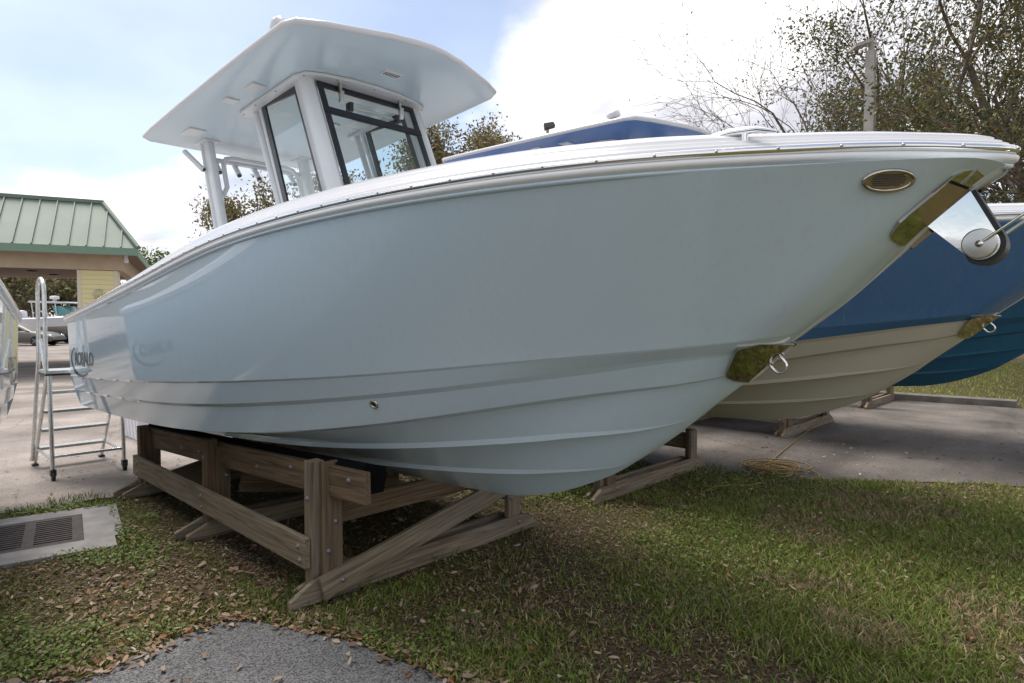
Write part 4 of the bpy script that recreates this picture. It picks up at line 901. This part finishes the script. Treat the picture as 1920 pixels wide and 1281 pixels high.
for s0, s1 in ((.46, 3.6), (3.61, 6.6), (6.61, LB)):
    mb = MB(); mb.prism([B(s0, .72, 3.20), B(s0, .72, 3.69), B(s0, 1.0, 3.69), B(s0, 1.0, 3.20)], EX * (s1 - s0)); part(mb, 'beam', 'tan', bl)
mb = MB(); mb.prism([B(.46, 1.01, 3.20), B(.46, 1.01, 3.69), B(.46, 9.2, 3.69), B(.46, 9.2, 3.20)], EX * .28); part(mb, 'beam', 'tan', bl)
bpoly('canopy_ceiling', [B(.74, 1.0, 3.35), B(LB, 1.0, 3.35), B(LB, 9.2, 3.35), B(.74, 9.2, 3.35)], 'soffit')
for s, d in ((4.4, 3.2), (3.4, 4.4), (3.1, 6.4)):
    mb = MB(); mb.lathe(B(s, d, 3.345), (0, 0, -1), [(.16, 0), (.16, .03), (.1, .05), (.001, .05)], 14); part(mb, 'ceiling_lamp', 'frit', bl)
def pillar(s0, s1, d0, d1):
    p = None; mb = MB(); mb.prism([B(s0 + .01, d0 + .01, 0), B(s1 - .01, d0 + .01, 0), B(s1 - .01, d1 - .01, 0), B(s0 + .01, d1 - .01, 0)], (0, 0, 3.19)); p = part(mb, 'pillar', 'trim', bl)
    for k in range(22):
        z0 = k * .145; mb = MB(); mb.prism([B(s0 + .06, d0 - .004, z0 + .142), B(s0 + .06, d0 - .018, z0 + .002), B(s0 + .06, d0 + .012, z0 + .002), B(s0 + .06, d0 + .012, z0 + .142)], EX * (s1 - s0 - .12)); part(mb, 'siding_board', 'yell', p)
    for sa in (s0, s1 - .10):
        mb = MB(); mb.prism([B(sa, d0 - .03, 0), B(sa + .10, d0 - .03, 0), B(sa + .10, d0 + .02, 0), B(sa, d0 + .02, 0)], (0, 0, 3.18)); part(mb, 'corner_trim', 'trim', p)
    return p
pl1 = pillar(.60, 1.66, .80, 1.7)
mb = MB(); mb.lathe(B(1.10, .775, 2.45), -NZ, [(.15, 0), (.15, .05), (.12, .07), (.11, .06)], 22); wl = part(mb, 'wall_lamp', 'brushed', pl1)
MT['lens'] = mat('amber_lens', (.55, .48, .2), .3); mb = MB(); mb.lathe(B(1.10, .775, 2.45), -NZ, [(.11, .055), (.07, .09), (.001, .10)], 22); part(mb, 'lens', 'lens', wl)
mb = MB(); c = B(.36, .70, 3.52); mb.lathe(c + Vector((0, 0, .16)), (0, 0, -1), [(.05, 0), (.05, .05), (.075, .2), (.05, .24), (.001, .25)], 12); part(mb, 'flood_lamp', 'tub', bl)
pillar(1.1, 2.0, 7.6, 8.5)
# ================================================================== parked car
def make_car():
    c0 = FW * 39.7 + RT * ((38 - 960) / 1190 * 39.7); fx = (RT + FW * .10).normalized(); fy = Vector((-fx.y, fx.x, 0))
    e = thing('parked_car', 'grey two-door coupe parked beyond the canopy', 'car', (c0.x, c0.y, 0))
    Q = lambda x, y, z: Vector((c0.x, c0.y, 0)) + fx * x + fy * y + Vector((0, 0, z))
    MT['carp'] = mat('grey_car_paint', (.12, .112, .10), .4, metal=.2); MT['cglass'] = mat('car_glass', (.02, .03, .035), .05)
    # body sections along x: (x, z_low, z_belt, half width low, half width belt)
    S = [(-2.28, .45, .72, .70, .66), (-2.2, .28, .92, .80, .74), (-1.7, .22, .98, .89, .80), (-.9, .20, .95, .90, .83), (.3, .20, .92, .90, .83), (1.0, .20, .90, .90, .80), (1.7, .22, .80, .88, .74), (2.15, .28, .66, .80, .66), (2.32, .38, .55, .66, .58)]
    mb = MB(); rows = []
    for x, zl, zb, wl_, wb in S:
        zm = (zl + zb) / 2; rows.append([Q(x, -wl_ * .9, zl), Q(x, -wl_, zm - .08), Q(x, -wl_ * 1.0, zm + .06), Q(x, -wb, zb - .03), Q(x, -wb * .86, zb + .02), Q(x, 0, zb + .05), Q(x, wb * .86, zb + .02), Q(x, wb, zb - .03), Q(x, wl_, zm + .06), Q(x, wl_, zm - .08), Q(x, wl_ * .9, zl)])
    mb.grid(rows, 0, True); mb.add(rows[0], [tuple(range(11))]); mb.add(rows[-1], [tuple(range(11))]); body = part(mb, 'body', 'carp', e)
    T_ = [(-1.75, .96, .70), (-1.2, 1.22, .58), (-.55, 1.37, .55), (.0, 1.37, .55), (.45, 1.22, .60), (1.0, .93, .70)]
    mb = MB(); rows = [[Q(x, -w_ * 1.16, .93), Q(x, -w_ - .02, z - .06), Q(x, -w_ * .8, z), Q(x, 0, z + .025), Q(x, w_ * .8, z), Q(x, w_ + .02, z - .06), Q(x, w_ * 1.16, .93)] for x, z, w_ in T_]
    mb.grid(rows, 0, True); part(mb, 'roof', 'carp', e)
    for s in (-1, 1):
        mb = MB(); pts = [Q(-1.35, s * .77, .98), Q(-.95, s * .665, 1.20), Q(-.5, s * .625, 1.29), (Q(-.02, s * .63, 1.29)), Q(.38, s * .69, 1.15), Q(.72, s * .78, .97)]; mb.add([p + fy * s * .03 for p in pts], [tuple(range(6))]); part(mb, 'side_window', 'cglass', e)
        for x in (-1.38, 1.42):
            mb = MB(); mb.lathe(Q(x, s * .70, .325), fy * s, [(.001, .20), (.22, .20), (.235, .21), (.31, .215), (.325, .19), (.325, 0)], 24); wh = part(mb, 'wheel', 'black', e)
            for k in range(5):
                a = k * 2 * math.pi / 5; mb = MB(); u = fx * math.cos(a) + Vector((0, 0, math.sin(a))); v = fx * -math.sin(a) + Vector((0, 0, math.cos(a))); cc = Q(x, s * .91, .325)
                mb.prism([cc + v * .035, cc - v * .035, cc + u * .215 - v * .022, cc + u * .215 + v * .022], fy * s * .012); part(mb, 'spoke', 'galv', wh)
        mb = MB(); mb.lathe(Q(2.1, s * .60, .62), fx, [(.001, .10), (.09, .09), (.11, .0)], 12); part(mb, 'headlight', 'steel', e)
make_car()
# ================================================================== boats on trailers beyond the car
def far_boat(name, label, u, d, yaw, L_, m_hull, hard=True):
    c0 = FW * d + RT * ((u - 960) / 1190 * d); fx = (RT * math.cos(yaw) + FW * math.sin(yaw)); fy = Vector((-fx.y, fx.x, 0)); e = thing(name, label, 'boat', (c0.x, c0.y, 0))
    Q = lambda x, y, z: Vector((c0.x, c0.y, 0)) + fx * x + fy * y + Vector((0, 0, z))
    mb = MB(); rows = []
    for t in np.linspace(0, 1, 12):
        x = -L_ / 2 + L_ * t; b = 1.15 * (1 - max(0, (t - .45) / .55) ** 2.2) + .02; zs = 1.65 + .35 * t * t; zk = .75 + .9 * max(0, (t - .6) / .4) ** 2
        rows.append([Q(x, -b * .9, zs + .08), Q(x, -b, zs), Q(x, -b * .92, zk + .42 * (zs - zk)), Q(x, 0, zk), Q(x, b * .92, zk + .42 * (zs - zk)), Q(x, b, zs), Q(x, b * .9, zs + .08)])
    mb.grid(rows, 0, False); mb.add(rows[0], [tuple(range(7))]); part(mb, 'hull', m_hull, e)
    mb = MB(); mb.grid([[r_[0] for r_ in rows], [r_[-1] for r_ in rows]], 0, False); part(mb, 'deck', 'white', e)
    mb = MB(); mb.tube([Q(-L_ / 2 - .2, 0, .55), Q(L_ / 2 + .6, 0, .6)], .06, 6); tr = part(mb, 'trailer_beam', 'galv', e)
    for s in (-1, 1):
        for x in (-1.2, -.4):
            mb = MB(); mb.lathe(Q(x, s * 1.0, .34), fy, [(.001, -.1), (.33, -.1), (.34, 0), (.33, .1), (.001, .1)], 16); part(mb, 'trailer_wheel', 'black', tr)
            mb = MB(); mb.tube([Q(x, 0, .55), Q(x, s * .95, .34)], .04, 6); part(mb, 'axle', 'galv', tr)
    if hard:
        gm = mat('teal_windscreen', (.10, .27, .27), .08); mb = MB()
        mb.prism([Q(.2, -.8, 1.9), Q(1.5, -.8, 1.95), Q(.6, -.7, 2.6), Q(-.1, -.7, 2.65)], fy * 1.6); part(mb, 'windscreen', gm, e)
        mb = MB(); mb.prism([Q(-1.6, -.95, 2.86), Q(1.0, -.95, 2.80), Q(1.2, -.95, 2.86), Q(.9, -.95, 2.93), Q(-1.5, -.95, 3.0)], fy * 1.9); ht = part(mb, 'hard_top', 'white', e)
        mb = MB(); mb.lathe(Q(-.3, 0, 2.97), (0, 0, 1), [(.12, 0), (.12, .16), (.30, .18), (.30, .36), (.2, .4), (.001, .4)], 14); part(mb, 'radar', 'white', ht)
        for x in (-1.3, .3):
            for s in (-1, 1):
                mb = MB(); mb.tube([Q(x, s * .8, 1.7), Q(x - .1, s * .85, 2.87)], .035, 6); part(mb, 'leg', 'powder', ht)
    for s in (-.42, .42):
        mb = MB(); x = -L_ / 2 - .35; rows = [[Q(x + a * sx_, s + b_ * sy_, z) for a, b_ in ((-1, -.6), (-.6, -1), (.6, -1), (1, -.6), (1, .6), (.6, 1), (-.6, 1), (-1, .6))] for z, sx_, sy_ in ((1.45, .20, .18), (1.6, .30, .25), (2.0, .32, .27), (2.2, .28, .24), (2.27, .12, .1))]
        mb.grid(rows, 0, True, closed=True); mb.add(rows[-1], [tuple(range(8))]); ob_ = part(mb, 'outboard_cowling', 'white', e)
        mb = MB(); mb.prism([Q(x - .12, s - .05, .65), Q(x + .12, s - .05, .65), Q(x + .16, s - .05, 1.46), Q(x - .16, s - .05, 1.46)], fy * .1); part(mb, 'outboard_leg', 'white', ob_)
    return e
far_boat('trailer_boat', 'white cruiser with teal windscreen and hard top far beyond the car', 112, 47, R(6), 7.4, MT['white'])
far_boat('trailer_boat', 'low white boat with white outboards standing behind the coupe', 118, 43.5, R(0), 5.6, MT['white'], hard=False)

# ================================================================== lamp posts
lp = thing('lamp_post', 'tall square concrete lamp post with flat lamp head before the oak', 'lamp post', (-4.15, 15.6, 0))
MT['polec'] = mat('grey_pole', (.33, .31, .285), .85, noise=(8, (.42, .39, .36), .35, .7))
mb = MB(); rows = [[Vector((-4.15 + a * w_, 15.6 + b_ * w_, z)) for a, b_ in ((-1, -1), (1, -1), (1, 1), (-1, 1))] for z, w_ in ((0, .14), (7.55, .085))]; mb.grid(rows, 0, False, closed=True); mb.add(rows[1], [(0, 1, 2, 3)]); part(mb, 'pole', 'polec', lp)
mb = MB(); h0 = Vector((-4.15, 15.6, 7.6)); dl = -RT; mb.tube([h0 + Vector((0, 0, -.1)), h0 + Vector((0, 0, .18))], .06, 8); mb.prism([h0 + dl * .05 + FW * -.15 + Vector((0, 0, .10)), h0 + dl * .42 - FW * .15 + Vector((0, 0, -.02)), h0 + dl * .42 - FW * .15 + Vector((0, 0, .04)), h0 + dl * .05 - FW * .15 + Vector((0, 0, .18))], FW * .3); part(mb, 'lamp_head', 'polec', lp)
p0 = FW * 26 + RT * ((1026 - 960) / 1190 * 26)
fl_ = thing('flood_light', 'small dark floodlight on a thin pole among the trees', 'flood light', (p0.x, p0.y, 0))
mb = MB(); mb.tube([(p0.x, p0.y, 0), (p0.x, p0.y, 9.35)], .06, 8); part(mb, 'pole', 'polec', fl_)
MT['dgrey'] = mat('dark_grey_metal', (.10, .095, .085), .6)
mb = MB(); h0 = Vector((p0.x, p0.y, 9.35)); mb.prism([h0 - RT * .12 - FW * .2, h0 + RT * .30 - FW * .2 + Vector((0, 0, .12)), h0 + RT * .22 - FW * .2 + Vector((0, 0, .26)), h0 - RT * .16 - FW * .2 + Vector((0, 0, .2))], FW * .4); part(mb, 'lamp_head', 'dgrey', fl_)

# ================================================================== trees
MT['bark'] = mat('bark', (.10, .075, .055), .95, noise=(9, (.19, .15, .115), .35, .7), bump=(30, .6, .02))
def tree(label, base, seed, trunk_h, trunk_r, limb_len, depth, nchild, n_leaf, leaf, pal, lean=(0, 0), spread=.8, cluster=.5, upb=.12, group='trees round the yard', name='oak_tree', twig=.012, ratio=.74, fork=4, first=None):
    rg = random.Random(seed); ng = np.random.default_rng(seed)
    e = thing(name, label, 'tree', (base[0], base[1], 0), None, 0, group); mb = MB(); ends = []
    def grow(p, d, ln, r0, k):
        seg = 3 if k > 1 else 2; pts = [p]; rad = [r0]; dd = d
        for i in range(seg):
            dd = (dd + Vector((rg.gauss(0, .16), rg.gauss(0, .16), rg.gauss(0, .12) + upb * .3))).normalized(); p = p + dd * ln / seg; pts.append(p); rad.append(max(r0 * (1 - .38 * (i + 1) / seg), twig * .6))
        mb.tube(pts, rad, 7 if r0 > .1 else (5 if r0 > .03 else 3), cap=False)
        if k <= 1: ends.extend(pts[1:])
        if k == 0: return
        for c in range(nchild):
            a = dd.orthogonal().normalized(); a.rotate(Matrix.Rotation(rg.uniform(0, 2 * math.pi), 3, dd)); sp = spread * rg.uniform(.55, 1.25)
            nd = (dd + a * sp + Vector((0, 0, upb))).normalized(); q = pts[-1] if c < 2 else pts[rg.randint(1, len(pts) - 2)]
            grow(q, nd, ln * ratio * rg.uniform(.75, 1.2), max(rad[-1] * (.78 if c == 0 else .6), twig), k - 1)
    tp = Vector((base[0], base[1], -.1)); top = tp + Vector((lean[0], lean[1], trunk_h)); mid = tp.lerp(top, .5) + Vector((rg.gauss(0, .1), rg.gauss(0, .1), 0))
    mb.tube([tp, tp + Vector((0, 0, .3)), mid, top], [trunk_r * 1.35, trunk_r * 1.05, trunk_r * .92, trunk_r * .85], 9, cap=False)
    for c in range(fork):
        a = 2 * math.pi * (c + rg.uniform(-.25, .25)) / fork; d = Vector((math.cos(a) * spread + lean[0] * .25, math.sin(a) * spread + lean[1] * .25, .55 + rg.uniform(0, .4)))
        if first and c < len(first): d = Vector(first[c])
        grow(top - Vector((0, 0, rg.uniform(0, .25) * trunk_h)), d.normalized(), limb_len * rg.uniform(.85, 1.15), trunk_r * .6, depth)
    mb.obj('trunk', MT['bark'], e, fix=False)
    if n_leaf:
        E_ = np.array([p[:] for p in ends]); cw = ng.random(len(E_)) ** .7; wt = np.where(ng.random(len(E_)) < .6, ng.random(len(E_)) ** 2 + .06, 0.0); idx = ng.choice(len(E_), n_leaf, p=wt / wt.sum())
        c = E_[idx] + ng.normal(0, cluster, (n_leaf, 3)) * np.array([1, 1, .7]); sz = leaf * ng.uniform(.6, 1.4, n_leaf)
        u = ng.normal(0, 1, (n_leaf, 3)); u /= np.linalg.norm(u, axis=1, keepdims=True); v = np.cross(u, ng.normal(0, 1, (n_leaf, 3))); v /= np.linalg.norm(v, axis=1, keepdims=True)
        V = np.stack([c - u * sz[:, None] * .5, c + v * sz[:, None] * .26, c + u * sz[:, None] * .5, c - v * sz[:, None] * .26], 1)
        P_ = np.array(pal); cc = P_[ng.integers(0, len(P_), n_leaf)] * ng.uniform(.65, 1.35, (n_leaf, 1)) * (0.75 + .5 * cw[idx])[:, None]
        F = (np.arange(n_leaf) * 4)[:, None] + np.arange(4)[None]
        me = raw_mesh('crown', V.reshape(-1, 3), F, np.repeat(cc, 4, 0), MT['foliage'], 4); o = bpy.data.objects.new('crown', me); col.objects.link(o); attach(o, e)
    return e
def at(u, d): p = FW * d + RT * ((u - 960) / 1190 * d); return (p.x, p.y)
OAK = [(.062, .078, .024), (.085, .10, .03), (.045, .06, .022), (.13, .115, .042), (.17, .12, .04)]
OLV = [(.15, .135, .055), (.20, .16, .07), (.12, .11, .045), (.24, .18, .08)]
PIN = [(.10, .17, .03), (.14, .22, .04), (.07, .12, .025)]
tree('large leafy oak with spreading limbs at the right edge', at(2080, 17), 5, 3.2, .42, 4.2, 4, 4, 68000, .10, OAK, lean=(-.3, -.2), spread=.85, cluster=.26, upb=.16, fork=6)
tree('leafy oak standing behind the concrete lamp post', at(1790, 25), 12, 3.6, .36, 3.6, 4, 4, 30000, .13, OAK, spread=.8, cluster=.3, upb=.14, fork=5)
tree('bare leaning tree with fine twigs left of the lamp post', at(1680, 21), 31, 4.6, .20, 3.3, 5, 3, 700, .09, OLV, lean=(-.6, -.7), spread=.62, cluster=.2, upb=.05, twig=.007, fork=4, first=[-RT * .9 + Vector((0, 0, .75)), -RT * .45 + Vector((0, 0, 1.0)), -RT * 1.0 + Vector((0, 0, .45)), RT * .1 + Vector((0, 0, 1))], name='bare_tree')
tree('olive leaved tree seen between hard top legs of the pale boat', at(470, 30), 21, 4.5, .2, 1.2, 4, 3, 11000, .16, OLV, spread=.8, cluster=.35)
tree('olive leaved tree seen through the windshield glass', at(690, 33), 22, 5.6, .22, 1.5, 4, 3, 13000, .16, OLV, spread=.7, cluster=.35)
tree('bushy olive tree right of the windshield', at(872, 31), 23, 8.2, .24, 1.55, 4, 4, 32000, .16, OLV, spread=.75, cluster=.4)
tree('sparse low tree under the small floodlight', at(985, 36), 24, 7.4, .2, 1.5, 4, 3, 6000, .15, OLV, spread=.7, cluster=.4)
tree('bright green pine showing beyond the corner of the canopy building', at(288, 50), 25, 5.4, .16, 1.0, 3, 4, 5000, .22, PIN, spread=.9, cluster=.3, name='pine_tree', fork=5)
for i, (u, d) in enumerate(((10, 78), (70, 70), (130, 76))):
    tree(['brown green tree behind the canopy opening, left of the ladder rail', 'brown green tree behind the canopy opening, above the coupe roof', 'brown green tree behind the canopy opening, next to the yellow pillar'][i], at(u, d), 40 + i, 2.0, .25, 3.4, 3, 4, 8000, .42, [(.15, .135, .065), (.18, .16, .075), (.12, .125, .055)], spread=.9, cluster=.8, fork=5)
